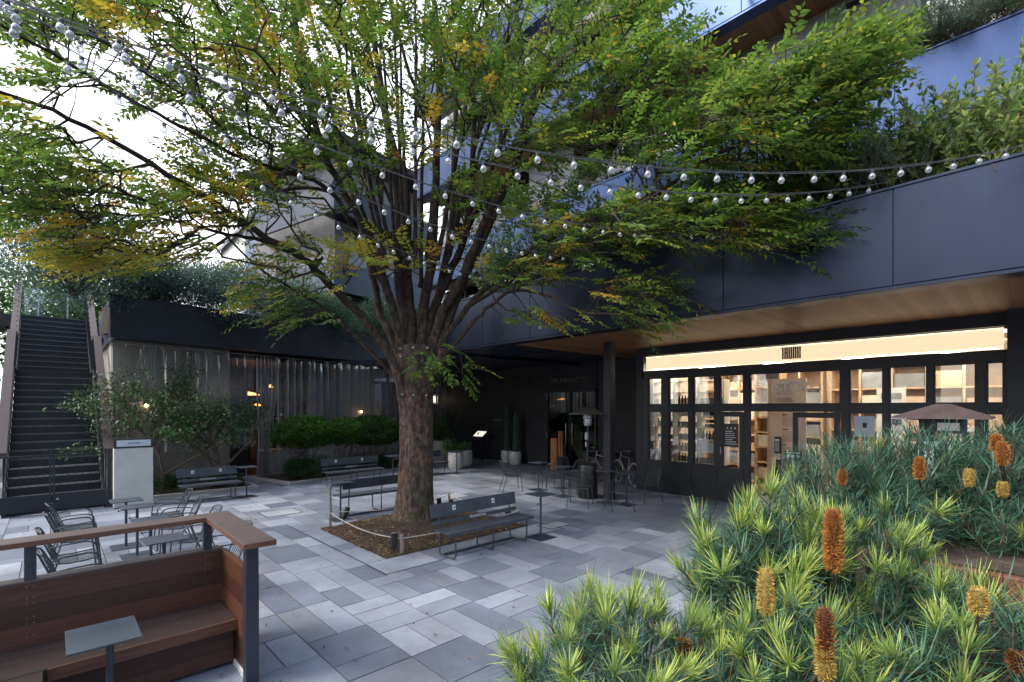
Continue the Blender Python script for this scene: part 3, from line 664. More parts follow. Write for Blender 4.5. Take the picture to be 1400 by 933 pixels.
# ================================================================ SHOP CONTENTS
def shelf_unit(x, y0, y1, z0, z1, levels, label, mat='shelfwood', group='shelf units in the shop windows', depth=.36, back=False):
    r_ = thing('shelf_unit', (x, (y0+y1)/2, 0), label, 'shelf', group)
    s_ = MB(); s_.box((x, y0, z0), (x+depth, y0+.025, z1)); s_.box((x, y1-.025, z0), (x+depth, y1, z1)); obj('side_panel', s_, M[mat], r_)
    zs = [z0+(z1-z0)*k/levels for k in range(levels+1)]
    for z in zs:
        q = MB(); q.box((x, y0+.025, z-.012), (x+depth, y1-.025, z+.012)); obj('shelf', q, M[mat], r_)
    if back:
        q = MB(); q.box((x+depth, y0, z0), (x+depth+.012, y1, z1)); obj('back_panel', q, M[mat], r_)
    return zs
def jar_mb(h, r, x=0, y=0, z=0, neck=True):
    q = MB(); q.lathe([(r*.9, 0), (r, .01), (r, h*.72), (r*.62, h*.80), (r*.5, h*.84), (r*.5, h)] if neck else [(r*.95, 0), (r, .008), (r, h-.005), (r*.95, h)], (x, y, z), 10); return q
GOODS = {'white': noise_mat('white_pack', (.6, .6, .58), (.7, .7, .68), 5, .5), 'black': noise_mat('black_pack', (.015, .015, .017), (.03, .03, .03), 5, .4),
         'amberglass': noise_mat('brown_bottle', (.10, .045, .02), (.16, .08, .035), 5, .2), 'grey': noise_mat('grey_pack', (.22, .23, .24), (.3, .31, .32), 5, .6), 'kraft': noise_mat('kraft_pack', (.32, .21, .12), (.42, .29, .17), 5, .7),
         'green': noise_mat('green_pack', (.05, .12, .08), (.08, .17, .11), 5, .5)}
protoj = {}
def goods_row(x, y0, y1, z, kind, col, h, r, label, group):
    """one row of goods along a shelf: each one an object"""
    h *= 1.3; r *= 1.12; y = y0+r+.02; first = None
    while y+r < y1-.01:
        if random.random() < .94:
            loc = (x+random.uniform(-.02, .02), y, z)
            if first is None:
                nm = {'jar': 'bottle', 'tin': 'jar', 'box': 'box', 'bag': 'paper_bag'}[kind]
                if kind == 'jar': q = jar_mb(h, r)
                elif kind == 'tin': q = jar_mb(h, r, neck=False)
                elif kind == 'bag':
                    q = MB(); q.add([(-r*.6, -r, 0), (r*.6, -r, 0), (r*.6, r, 0), (-r*.6, r, 0), (-r*.5, -r*.95, h*.8), (r*.5, -r*.95, h*.8), (r*.5, r*.95, h*.8), (-r*.5, r*.95, h*.8), (-.01, -r*.9, h), (.01, -r*.9, h), (.01, r*.9, h), (-.01, r*.9, h)],
                        [(0, 3, 2, 1), (0, 1, 5, 4), (1, 2, 6, 5), (2, 3, 7, 6), (3, 0, 4, 7), (4, 5, 9, 8), (5, 6, 10, 9), (6, 7, 11, 10), (7, 4, 8, 11), (8, 9, 10, 11)])
                else: q = MB().box((-r, -r, 0), (r, r, h)); q.box((-r-.002, -r*.7, h*.25), (-r+.001, r*.7, h*.7))
                o = obj(nm, q, GOODS[col], None, local=True, smooth=kind in ('jar', 'tin')); first = o
                if kind in ('jar', 'tin'):
                    c_ = MB(); c_.lathe([(r*(.55 if kind == 'jar' else 1.02), h), (r*(.55 if kind == 'jar' else 1.02), h+.02)], (0, 0, 0), 10); obj('cap', c_, M['plastic_black'] if col != 'black' else GOODS['white'], o, local=True)
            else: o = copy_tree(first)
            o.matrix_basis = Matrix.Translation(Vector(loc)); tag(o, label, nm.replace('_', ' '), group)
        y += 2*r+random.uniform(.008, .02)
zsA = shelf_unit(12.3, 6.66, 7.30, .83, 3.0, 7, 'pale shelf unit behind the leftmost shop window')
zsB = shelf_unit(12.3, 5.98, 6.64, .83, 3.0, 7, 'pale shelf unit behind the second shop window from the left')
zsC = shelf_unit(12.3, 5.30, 5.96, .83, 3.0, 7, 'pale shelf unit behind the third shop window from the left, beside the closed door')
spec = [('box', 'white', .10, .045, 'white box'), ('jar', 'black', .14, .03, 'black bottle with white cap'), ('jar', 'amberglass', .15, .032, 'brown bottle'), ('bag', 'kraft', .17, .06, 'brown paper bag'), ('tin', 'grey', .09, .038, 'grey jar'), ('jar', 'white', .13, .03, 'small white bottle'), ('box', 'black', .07, .05, 'low black box'), ('bag', 'white', .18, .06, 'white paper bag')]
LV = ['bottom', 'second lowest', 'third lowest', 'middle', 'fifth', 'sixth']
for ui, (zs, y0, y1, un) in enumerate(((zsA, 6.68, 7.28, 'leftmost shop window'), (zsB, 6.0, 6.62, 'second shop window from left'), (zsC, 5.32, 5.94, 'third shop window from left'))):
    for li in range(0, 6):
        if ui == 0 and li == 0: continue
        k, c_, h, r_, nm = spec[(li*3+ui*2+(0 if li < 3 else 1)) % len(spec)]
        goods_row(12.42, y0, y1, zs[li]+.013, k, c_, h, r_, f'{nm} in the row, {LV[li]} shelf, {un}', f'{nm} row, {LV[li]} shelf, {un}')
# white tote in the bottom left window
tb = thing('tote_bag', (12.42, 6.98, .845), 'white tote bag with small dark mark at the foot of the leftmost shop window', 'bag')
q = MB(); q.add([(12.36, 6.80, .845), (12.48, 6.80, .845), (12.48, 7.16, .845), (12.36, 7.16, .845), (12.34, 6.76, 1.12), (12.50, 6.76, 1.12), (12.50, 7.20, 1.12), (12.34, 7.20, 1.12)], [(0, 3, 2, 1), (0, 1, 5, 4), (1, 2, 6, 5), (2, 3, 7, 6), (3, 0, 4, 7), (4, 5, 6, 7)]); obj('bag_body', q, GOODS['white'], tb)
q = MB(); q.box((12.335, 6.955, .99), (12.348, 6.995, 1.03)); obj('mark', q, M['black_ink'], tb)
q = MB(); q.tube([(12.36, 6.87, 1.11), (12.36, 6.90, 1.16), (12.36, 7.06, 1.16), (12.36, 7.09, 1.11)], .006); obj('handle', q, GOODS['white'], tb)
# cubby wall of wooden boxes further in
def cubby(x, y0, y1, ny, nz, z0, z1, label):
    r_ = thing('cubby_shelf', (x, (y0+y1)/2, 0), label, 'shelving', 'wooden box shelving in the shop')
    fm = MB()
    for i in range(ny+1): y = y0+(y1-y0)*i/ny; fm.box((x, y-.025, z0), (x+.4, y+.025, z1))
    for j in range(nz+1): z = z0+(z1-z0)*j/nz; fm.box((x+.003, y0, z-.02), (x+.397, y1, z+.02))
    obj('frame', fm, M['cedar'], r_)
    bk_ = MB(); bk_.box((x+.401, y0, z0), (x+.415, y1, z1)); obj('back_panel', bk_, GOODS['kraft'], r_)  # darker back sheet stands in for the shade inside the boxes
    for i in range(ny):
        for j in range(nz):
            if random.random() < .6:
                ya = y0+(y1-y0)*i/ny+.04; yb = y0+(y1-y0)*(i+1)/ny-.04; za = z0+(z1-z0)*j/nz+.025; zb = za+((z1-z0)/nz-.05)*random.uniform(.45, .9)
                q = MB(); q.box((x+.04, ya, za), (x+.38, yb, zb)); o = obj('drawer_box', q, random.choice([M['cedar'], M['pinkboard'], M['shelfwood'], GOODS['grey']]), r_)
cubby(15.2, 3.9, 7.2, 6, 7, .1, 3.3, 'tall cedar box shelving deep in the shop, left half')
cubby(15.2, .4, 3.7, 5, 6, .1, 3.3, 'tall cedar box shelving deep in the shop, right half')
cubby(13.4, 4.35, 4.95, 1, 8, .1, 3.2, 'narrow cedar box shelving seen through the open doorway')
# counter with white machines
r_ = thing('shop_counter', (13.6, 1.6, 0), 'pale counter inside the right-hand shop windows', 'counter')
q = MB(); q.box((13.3, .5, 0), (13.9, 2.7, .95)); obj('counter_body', q, M['cedar'], r_); q = MB(); q.box((13.25, .45, .952), (13.95, 2.75, .99)); obj('counter_top', q, M['white'], r_)
for i, (y, w, h, c_) in enumerate(((.85, .36, .45, 'grey'), (1.55, .5, .55, 'white'), (2.3, .34, .4, 'black'))):
    r_ = thing('coffee_machine', (13.6, y, .992), ['small grey machine on the right end of the shop counter', 'wide white coffee machine in the middle of the shop counter', 'black machine on the left end of the shop counter'][i], 'coffee machine', 'machines on the shop counter')
    q = MB(); q.box((13.42, y-w/2, .992), (13.8, y+w/2, .992+h)); obj('machine_body', q, GOODS[c_], r_, bevel=.02)
    q = MB(); q.box((13.36, y-w*.35, .992+h*.55), (13.419, y+w*.35, .992+h*.85)); obj('front_panel', q, M['steel'], r_)
for (y, z0, z1, w, lab) in ((2.25, 1.0, 2.75, .5, 'tall white display board behind the window right of the door'), (1.05, .99, 1.9, .55, 'low white display board on the right end of the shop counter')):
    r_ = thing('display_board', (14.3, y, z0), lab, 'board', 'white display boards'); q = MB(); q.box((14.25, y-w/2, 0), (14.3, y+w/2, z1)); obj('board', q, M['white'], r_)
    q = MB(); q.box((14.24, y-w/2-.02, 0), (14.31, y-w/2, z1+.02)); q.box((14.24, y+w/2, 0), (14.31, y+w/2+.02, z1+.02)); obj('frame', q, M['shelfwood'], r_)
    for k in range(3):
        q = MB(); q.box((14.23, y-w*.4, z1-.25-k*.3), (14.249, y-w*.4+w*random.uniform(.4, .8), z1-.12-k*.3)); obj('sheet', q, GOODS[['grey', 'kraft', 'black'][k]], r_)
# big text panel standing inside the open doorway
r_ = thing('text_panel', (12.75, 4.0, 0), 'tall pinkish board with columns of small black text inside the open doorway', 'panel')
q = MB(); q.box((12.72, 3.58, 0), (12.76, 4.42, 2.98)); obj('board', q, M['pinkboard'], r_)
q = MB(); q.box((12.70, 4.37, 0), (12.719, 4.40, 2.98)); obj('edge_trim', q, M['cedar'], r_)
def fake_lines(parent, x, y0, y1, z0, z1, rows, mat, th=.35):
    """rows of fine print, too small to read in the photograph"""
    q = MB(); dz = (z1-z0)/rows
    for i in range(rows):
        yy = y0; z = z1-dz*(i+.5); end = y1 if y1 < y0 else y0
        L_ = abs(y1-y0)*random.uniform(.6, 1); e = yy-L_
        while yy > e:
            w = random.uniform(.015, .05); q.box((x, yy-w, z-dz*th/2), (x+.002, yy, z+dz*th/2)); yy -= w+.01
    obj('print', q, mat, parent)
text('lettering', 'SOCIALIZING\nCONVENIENCE', .055, (12.716, 4.20, 2.47), (0, -1, 0), (0, 0, 1), M['black_ink'], r_, .001, 'LEFT')
fake_lines(r_, 12.717, 4.20, 3.75, 2.6, 2.9, 7, M['black_ink'], .25)
for z in (2.10, 1.75, 1.38, 1.02): fake_lines(r_, 12.717, 4.08, 3.75, z-.26, z-.02, 9, M['black_ink'], .22); fake_lines(r_, 12.717, 4.08, 3.98, z, z+.04, 1, M['black_ink'], .8)
# sanitiser dispenser on a stand
r_ = thing('hand_sanitiser', (12.6, 4.15, 0), 'slim dispenser on a black stand in front of the text board', 'dispenser')
q = MB(); q.box((12.6, 4.09, 0), (12.66, 4.21, 1.05)); obj('stand', q, M['plastic_black'], r_); q = MB(); q.box((12.57, 4.08, 1.2), (12.66, 4.22, 1.6)); obj('dispenser_body', q, M['plastic_black'], r_, bevel=.02)
q = MB(); q.box((12.562, 4.10, 1.25), (12.569, 4.20, 1.48)); obj('tank', q, GOODS['grey'], r_); q = MB(); q.box((12.56, 4.1, 1.5), (12.569, 4.2, 1.54)); obj('label_plate', q, M['white'], r_); q = MB(); q.box((12.6, 4.1, 1.05), (12.64, 4.14, 1.2)); obj('neck', q, M['steel'], r_)
# notices hung on the doors
def notice(y, z, w, h, label, cat='notice', circles=0, x=11.975, lines=7):
    r_ = thing('notice', (x, y, z), label, cat, None); q = MB(); q.box((x, y-w/2, z-h/2), (x+.01, y+w/2, z+h/2)); obj('board', q, M['plastic_black'], r_)
    if circles:
        for i in range(circles):
            cy = y+w*.28-i*w*.28; q = MB(); q.lathe([(w*.11, 0), (w*.11, .004)], (0, 0, 0), 16); q.xf(Matrix.Translation((x-.004, cy, z+h*.12)) @ Matrix.Rotation(R(90), 4, 'Y')); obj('symbol', q, M['white'], r_)
        fake_lines(r_, x-.003, y+w*.42, y-w*.42, z+h*.30, z+h*.44, 1, M['white'], .7); fake_lines(r_, x-.003, y+w*.4, y-w*.4, z-h*.44, z-h*.12, lines, M['white'], .25)
    else:
        fake_lines(r_, x-.003, y+w*.4, y-w*.4, z-h*.42, z+h*.22, lines, M['white'], .3)
        for i in range(3): q = MB(); q.add([(x-.003, y+w*.26-i*w*.26-.02, z+h*.28), (x-.003, y+w*.26-i*w*.26+.02, z+h*.28), (x-.003, y+w*.26-i*w*.26, z+h*.38)], [(0, 1, 2)]); obj('symbol', q, M['white'], r_)
    return r_
notice(4.98, 1.62, .34, .56, 'black notice with white print hanging on the closed glazed door')
notice(3.62, 1.18, .34, .30, 'black notice with three white round symbols beside the open doorway', circles=3, x=11.96)
r_ = thing('sanitiser_shelf', (11.9, 3.55, .85), 'white pump bottle on a small black shelf below the round-symbol notice', 'pump bottle')
q = MB(); q.box((11.84, 3.4, .70), (11.96, 3.75, .715)); q.box((11.94, 3.42, .715), (11.965, 3.74, .99)); obj('shelf', q, M['plastic_black'], r_)
q = MB(); q.lathe([(.045, 0), (.048, .01), (.048, .10), (.02, .13), (.015, .15)], (11.88, 3.57, .717), 14); obj('bottle', q, M['white'], r_, smooth=True); q = MB(); q.tube([(11.88, 3.57, .86), (11.88, 3.57, .90), (11.88, 3.62, .90)], .007); obj('pump', q, M['white'], r_)
r_ = thing('notice', (12.03, 2.3, 1.95), 'pale poster with dark cup symbol on the window right of the door', 'poster'); q = MB(); q.box((12.015, 2.15, 1.7), (12.022, 2.5, 2.12)); obj('sheet', q, noise_mat('grey_poster', (.42, .47, .52), (.5, .55, .6), 3, .6), r_)
q = MB(); q.add([(12.012, 2.36, 1.98), (12.012, 2.28, 1.98), (12.012, 2.29, 1.88), (12.012, 2.35, 1.88)], [(0, 1, 2, 3)]); obj('symbol', q, M['black_ink'], r_)

# ================================================================ BENCHES
def bench(kind, L_=1.8, nframes=3, named=True):
    """origin: centre of the front legs' line on the ground; faces -Y, extends along X"""
    r_ = thing('park_bench', (0, 0, 0), '', 'bench', 'dark steel benches on the plaza')
    h = L_/2
    q = MB(); q.box((-h, -.05, .415), (h, .335, .43)); q.box((-h, -.052, .385), (h, -.038, .414)); q.box((-h, .32, .385), (h, .334, .414)); obj('seat', q, M['bench'], r_, local=True, bevel=.004)
    q = MB(); q.prism([(-h, .40, .585), (-h, .415, .58), (-h, .455, .785), (-h, .44, .79)], (2*h, 0, 0)); obj('backrest', q, M['bench'], r_, local=True, bevel=.003)
    if named:
        q = MB(); q.prism([(-h+.02, .375, .475), (-h+.02, .387, .472), (-h+.02, .396, .535), (-h+.02, .384, .538)], (2*h-.04, 0, 0)); obj('back_rail', q, M['bench'], r_, local=True)
        text_l('lettering', 'TRUNK(HOTEL)', .052, (0.0, .376, .508), (1, 0, 0), (0, .16, 1), M['white'], r_, .0015, (.95, 1))
        for x in (-.27*L_, .19*L_):
            q = MB(); y = .4245-.03; q.prism([(x, .415, .66), (x+.062, .415, .66), (x+.062, .4285, .735), (x, .4285, .735)], (0, -.004, .0008)); o = obj('sticker', q, M['white'], r_, local=True)
            q = MB(); q.prism([(x+.012, .4185-.005, .677), (x+.05, .4185-.005, .677), (x+.05, .4255-.005, .717), (x+.012, .4255-.005, .717)], (0, -.003, .0006)); obj('symbol', q, GOODS['grey'], o, local=True)
    xs = [-h+.15+i*(L_-.3)/(nframes-1) for i in range(nframes)]
    for x in xs:
        q = MB(); pts = [(x, -.02, .40), (x, -.02, .09)]
        for a in range(1, 6): an = a*18; pts.append((x, -.02+.065*(1-math.cos(R(an))), .085-.065*math.sin(R(an))))
        pts += [(x, .12, .018), (x, .36, .018)]
        q.tube(pts, .014, 8); obj('leg', q, M['bench'], r_, local=True, smooth=True)
        q = MB(); q.tube([(x, .36, .018), (x, .385, .03), (x, .392, .06), (x, .30+.085, .44), (x, .425, .60), (x, .455, .74)], .013, 8); obj('leg', q, M['bench'], r_, local=True, smooth=True)
    q = MB(); q.box((-h+.15, .30, .012), (h-.15, .36, .03)); obj('foot_bar', q, M['bench'], r_, local=True)
    return r_
def text_l(name, body, size, loc, xd, yd, mat, parent, depth=.002, fs=(1, 1)):
    o = text(name, body, size, loc, xd, yd, mat, None, depth, 'CENTER', fs); o.parent = parent; return o
def place(o, loc, rz, label, group=None):
    o.matrix_basis = Matrix.Translation(Vector(loc)) @ Matrix.Rotation(rz, 4, 'Z'); o['label'] = label
    if group: o['group'] = group
b0 = bench(0); place(b0, (5.15, 5.92, 0), 0, 'nearest dark grey bench, in front of the tree, two white stickers on its back')
dup(b0, (6.6, 13.72, 0), 0, 'dark bench with two white stickers in front of the clipped round shrub')
b1 = bench(0, 1.8, 3, False); place(b1, (5.3, 10.22, 0), math.pi, 'dark bench without stickers turned away from the camera, behind the tree trunk')
b2 = bench(0, 1.32, 2, True); place(b2, (2.86, 13.75, 0), 0, 'short dark bench with white stickers under the small trees beside the pale sign stand')
dup(b1, (9.1, 13.85, 0), 0, 'dark bench half hidden behind the tree trunk next to the white pots')

# ================================================================ SLIM TABLES
def table():
    r_ = thing('side_table', (0, 0, 0), '', 'table', 'slim steel tables')
    q = MB(); q.box((-.21, -.21, .758), (.21, .21, .77)); obj('table_top', q, M['table'], r_, local=True, bevel=.002)
    q = MB(); q.tube([(0, 0, .01), (0, 0, .757)], .019, 12); obj('leg', q, M['table'], r_, local=True, smooth=True)
    q = MB(); q.box((-.2, -.2, 0), (.2, .2, .010)); obj('base', q, M['table'], r_, local=True)
    q = MB(); q.tube([(-.02, 0, .60), (-.10, -.02, .60)], .006, 6); q.lathe([(.012, 0), (.012, .02)], (-.10, -.02, .59), 8); obj('hook', q, M['table'], r_, local=True)
    return r_
t0 = table(); place(t0, (6.30, 5.95, 0), 0, 'slim square table at the right end of the front bench')
for loc, rz, lab in (((.9, 10.25, 0), 0, 'slim square table nearest the staircase gate, in the row between the wire chairs'),
                     ((.97, 9.5, 0), .04, 'slim square table, second from the gate in the row between the wire chairs'),
                     ((.99, 8.25, 0), .02, 'slim square table, third from the gate in the row between the wire chairs'),
                     ((.96, 6.95, 0), .06, 'slim square table just over the timber rail, end of the row between the wire chairs'),
                     ((3.66, 13.85, 0), 0, 'slim square table at the right end of the short bench under the small trees'),
                     ((4.32, 9.72, 0), 0, 'slim square table beside the wooden stake at the back left of the tree pit'),
                     ((7.85, 13.8, 0), 0, 'slim square table between the shrub bench and the bench behind the trunk'),
                     ((10.3, 13.75, 0), 0, 'slim square table beside the white pots'),
                     ((9.87, 9.41, 0), .1, 'slim square table farthest from the shop, by the entrance doors'),
                     ((9.62, 8.3, 0), -.1, 'slim square table just left of the tall patio heater'),
                     ((9.78, 7.02, 0), 0, 'slim square table at the foot of the dark column, left one of the pair'),
                     ((9.88, 6.56, 0), 0, 'slim square table at the foot of the dark column, right one of the pair')):
    dup(t0, loc, rz, lab)

# ================================================================ WIRE ARMCHAIRS (faces +X)
def chair():
    r_ = thing('wire_chair', (0, 0, 0), '', 'chair', 'wire armchairs')
    ch = M['chair']; w = .25
    for sy in (-1, 1):
        q = MB(); q.tube([(.22, sy*w, .44), (.26, sy*(w+.02), 0)], .010, 8); q.lathe([(.014, 0), (.014, .02)], (.26, sy*(w+.02), 0), 8); obj('leg', q, ch, r_, local=True)
        q = MB(); q.tube([(-.16, sy*w*.85, .42), (-.29, sy*w, 0)], .010, 8); q.lathe([(.014, 0), (.014, .02)], (-.29, sy*w, 0), 8); obj('leg', q, ch, r_, local=True)
        q = MB(); q.tube([(.22, sy*w, .44), (.20, sy*(w+.03), .60), (.16, sy*(w+.035), .645), (.10, sy*(w+.035), .66), (-.10, sy*(w+.03), .655), (-.22, sy*(w-.01), .63)], .009, 8); obj('armrest', q, ch, r_, local=True, smooth=True)
    def backp(u, z):     # u -1..1, z .44...83
        k = (z-.44)/.39; return (-.19-.15*k+.05*u*u, u*(w-.02)*(1-.12*k*k), z)
    q = MB(); q.tube([(.22, -w, .44), (.24, -w*.5, .435), (.245, 0, .43), (.24, w*.5, .435), (.22, w, .44), (0, w, .42), (-.17, w*.9, .43), (-.19, 0, .425), (-.17, -w*.9, .43), (0, -w, .42)], .009, 8, closed=True)
    for i in range(9):
        u = -.88+i*.22; q.tube([(.243, u*w, .435), (.12, u*w, .415), (-.05, u*w, .408), (-.16, u*w*.95, .425), backp(u*.9, .47)], .0042, 5)
    obj('seat', q, ch, r_, local=True)
    q = MB(); q.tube([backp(-1, .44), backp(-1, .62), backp(-.97, .76), backp(-.85, .815), backp(-.5, .835), backp(0, .84), backp(.5, .835), backp(.85, .815), backp(.97, .76), backp(1, .62), backp(1, .44)], .009, 8)
    for i in range(9):
        u = -.84+i*.21; q.tube([backp(u*.9, .47), backp(u, .6), backp(u, .825)], .0042, 5)
    q.tube([backp(-1, .56), backp(0, .56), backp(1, .56)], .0045, 5)
    obj('backrest', q, ch, r_, local=True)
    return r_
c0 = chair(); place(c0, (.28, 10.25, 0), 0, 'wire armchair nearest the staircase gate in the left-hand row')
PI = math.pi
for (x, y, rz, lab) in ((.26, 9.4, .03, 'wire armchair second from the gate in the left-hand row'),
                        (.20, 8.2, .04, 'wire armchair third from the gate in the left-hand row, seen over the timber rail'), (.22, 7.0, .05, 'wire armchair closest to the timber rail in the left-hand row'),
                        (1.50, 10.3, PI, 'wire armchair farthest back in the right-hand row, its back towards the short bench'), (1.47, 9.3, PI-.08, 'wire armchair second from the back in the right-hand row'),
                        (1.50, 8.25, PI+.05, 'wire armchair with rounded back seen above the corner of the timber rail'), (1.52, 6.85, PI, 'wire armchair mostly behind the corner post of the timber rail'),
                        (9.25, 9.85, -.55, 'wire armchair leftmost of those by the entrance doors'), (9.75, 8.75, .9, 'wire armchair in the middle of the group left of the patio heater'),
                        (10.65, 9.35, PI+.35, 'wire armchair in front of the orange screen at the entrance doors'), (10.35, 8.5, PI, 'wire armchair just behind the tall patio heater'),
                        (9.0, 7.25, .5, 'wire armchair with pale rim in front of the tall patio heater'), (9.3, 6.35, .9, 'wire armchair in front of the dark column with its back to the camera'),
                        (10.6, 6.45, PI-.4, 'wire armchair right of the dark column, in front of the shop panels'), (10.35, 7.75, PI+.6, 'wire armchair tucked between the dark column and the bicycles')):
    dup(c0, (x, y, 0), rz, lab)

# ================================================================ PATIO HEATERS
r_ = thing('patio_heater', (9.95, 7.75, 0), 'tall round patio heater with black cylinder base and wide metal hood by the column', 'patio heater')
cx, cy = 9.95, 7.75
q = MB(); q.lathe([(.25, 0), (.255, .01), (.255, .80), (.24, .84), (.12, .90), (.03, .905)], (cx, cy, 0), 28); obj('tank_housing', q, M['plastic_black'], r_, smooth=True)
q = MB(); q.tube([(cx, cy, .9), (cx, cy, 1.86)], .035, 12); obj('pole', q, M['black_metal'], r_, smooth=True)
q = MB(); q.lathe([(.09, 1.83), (.11, 1.88), (.105, 2.0), (.13, 2.03), (.12, 2.09), (.05, 2.12)], (cx, cy, 0), 20); obj('burner', q, M['steel'], r_, smooth=True)
q = MB(); q.lathe([(.50, 2.12), (.505, 2.125), (.30, 2.21), (.10, 2.29), (.03, 2.30), (.10, 2.28), (.30, 2.20), (.49, 2.118)][:5], (cx, cy, 0), 32); obj('hood', q, M['steel'], r_, smooth=True)
q = MB(); q.box((cx-.085, cy-.05, 1.48), (cx-.04, cy+.03, 1.66)); q.box((cx-.10, cy-.03, 1.3), (cx-.05, cy+.01, 1.42)); obj('control_box', q, GOODS['grey'], r_)
q = MB(); q.tube([(cx+.02, cy-.27, .1), (cx+.03, cy-.30, .4), (cx+.02, cy-.26, .8), (cx, cy-.10, .92)], .010, 6); obj('gas_hose', q, M['rust'], r_)
hx, hy = 7.7, .72
r_ = thing('patio_heater', (hx, hy, 0), 'square pyramid-hooded patio heater standing behind the banksia bushes before the shop window', 'patio heater')
q = MB(); s_ = .42
q.add([(hx-s_, hy-s_, 2.19), (hx+s_, hy-s_, 2.19), (hx+s_, hy+s_, 2.19), (hx-s_, hy+s_, 2.19), (hx-.06, hy-.06, 2.34), (hx+.06, hy-.06, 2.34), (hx+.06, hy+.06, 2.34), (hx-.06, hy+.06, 2.34)], [(0, 3, 2, 1), (0, 1, 5, 4), (1, 2, 6, 5), (2, 3, 7, 6), (3, 0, 4, 7), (4, 5, 6, 7)])
q.box((hx-s_-.008, hy-s_-.008, 2.168), (hx+s_+.008, hy+s_+.008, 2.188)); obj('hood', q, M['rustyhood'], r_)
q = MB(); q.box((hx-.2, hy-.2, 2.0), (hx+.2, hy+.2, 2.166)); obj('burner', q, M['black_metal'], r_)
for sx in (-1, 1):
    for sy in (-1, 1): q = MB(); q.box((hx+sx*.2-.02, hy+sy*.2-.02, .7), (hx+sx*.2+.02, hy+sy*.2+.02, 1.999)); obj('post', q, M['black_metal'], r_)
q = MB(); q.tube([(hx, hy, .72), (hx, hy, 1.99)], .06, 14); obj('glass_tube', q, M['glass'], r_)
q = MB(); q.box((hx-.25, hy-.25, 0), (hx+.25, hy+.25, .7)); obj('tank_housing', q, M['black_metal'], r_, bevel=.01)
q = MB(); q.box((hx-.235, hy-.1, 1.45), (hx-.225, hy+.15, 1.9)); obj('notice_sheet', q, noise_mat('pale_sheet', (.45, .55, .62), (.6, .68, .72), 4, .5), r_)
q = MB(); q.box((hx-.212, hy-.16, 2.03), (hx-.203, hy+.03, 2.12)); obj('label_plate', q, M['steel'], r_)

# ================================================================ BICYCLES
def bicycle(loc, rz, label, col, tyre):
    r_ = thing('bicycle', loc, label, 'bicycle', 'bicycles by the column', rz); P_ = pm(r_)
    T = lambda q: q.xf(P_)
    for x, nm in ((-.5, 'wheel'), (.5, 'wheel')):
        q = MB(); q.tube([(x+.33*math.cos(a), 0, .34+.33*math.sin(a)) for a in np.linspace(0, 2*PI, 32, endpoint=False)], .014, 7, closed=True); w = obj(nm, T(q), tyre, r_, smooth=True)
        q = MB(); q.tube([(x+.30*math.cos(a), 0, .34+.30*math.sin(a)) for a in np.linspace(0, 2*PI, 32, endpoint=False)], .007, 6, closed=True)
        for k in range(16): a = k*PI/8; q.tube([(x, .015*(-1)**k, .34), (x+.3*math.cos(a), 0, .34+.3*math.sin(a))], .0015, 3)
        q.tube([(x, -.04, .34), (x, .04, .34)], .018, 8); obj('rim', T(q), M['steel'], w)
    q = MB(); bb = (-.08, 0, .30); st = (-.22, 0, .80); hd = (.33, 0, .82); hd2 = (.36, 0, .70)
    for a, b in ((bb, st), (st, hd), (bb, hd2), (hd, hd2)): q.tube([a, b], .015, 8)
    for sy in (-.05, .05): q.tube([bb, (-.5, sy, .34)], .009, 6); q.tube([(-.21, 0, .76), (-.5, sy, .34)], .008, 6); q.tube([(.365, sy*.6, .66), (.5, sy, .34)], .011, 6)
    q.tube([(.355, 0, .72), (.365, 0, .64)], .016, 8); obj('frame', T(q), col, r_, smooth=True)
    q = MB(); q.tube([(.31, 0, .82), (.30, 0, .93)], .013, 8); q.tube([(.24, -.28, .95), (.32, -.2, .95), (.32, 0, .94), (.32, .2, .95), (.24, .28, .95)], .012, 8); obj('handlebar', T(q), M['steel'], r_, smooth=True)
    q = MB(); q.tube([(-.22, 0, .78), (-.245, 0, .91)], .012, 8); q.add([(-.38, -.07, .915), (-.38, .07, .915), (-.1, .02, .915), (-.1, -.02, .915), (-.38, -.06, .95), (-.38, .06, .95), (-.1, .015, .935), (-.1, -.015, .935)], [(0, 1, 2, 3), (4, 7, 6, 5), (0, 4, 5, 1), (1, 5, 6, 2), (2, 6, 7, 3), (3, 7, 4, 0)]); obj('saddle', T(q), M['plastic_black'], r_)
    q = MB(); q.tube([(-.08+.09*math.cos(a), .03, .30+.09*math.sin(a)) for a in np.linspace(0, 2*PI, 20, endpoint=False)], .005, 5, closed=True); q.tube([(-.08, -.08, .30), (-.08, .08, .30)], .009, 6); q.tube([(-.08, .07, .30), (.06, .08, .22)], .008, 6); q.tube([(-.08, -.07, .30), (-.22, -.08, .38)], .008, 6); q.box((.03, .06, .205), (.11, .12, .225)); q.box((-.27, -.12, .375), (-.19, -.06, .395)); obj('pedals', T(q), M['black_metal'], r_)
    q = MB(); q.tube([(.42, .02, .80), (.5, .02, .78), (.5, -.1, .78)], .006); q.box((.36, -.13, .76), (.56, .13, .775)); q.box((.36, -.13, .775), (.37, .13, .9)); q.box((.55, -.13, .775), (.56, .13, .9)); obj('basket', T(q), M['black_metal'], r_)
bicycle((12.55, 8.35, 0), R(62), 'pale-tyred bicycle leaning beside the shop front, nearer the shop', M['steel'], noise_mat('cream_tyre', (.55, .52, .45), (.65, .62, .55), 8, .6))
bicycle((12.2, 8.95, 0), R(70), 'second bicycle parked behind the pale-tyred one, nearer the column', GOODS['grey'], M['plastic_black'])

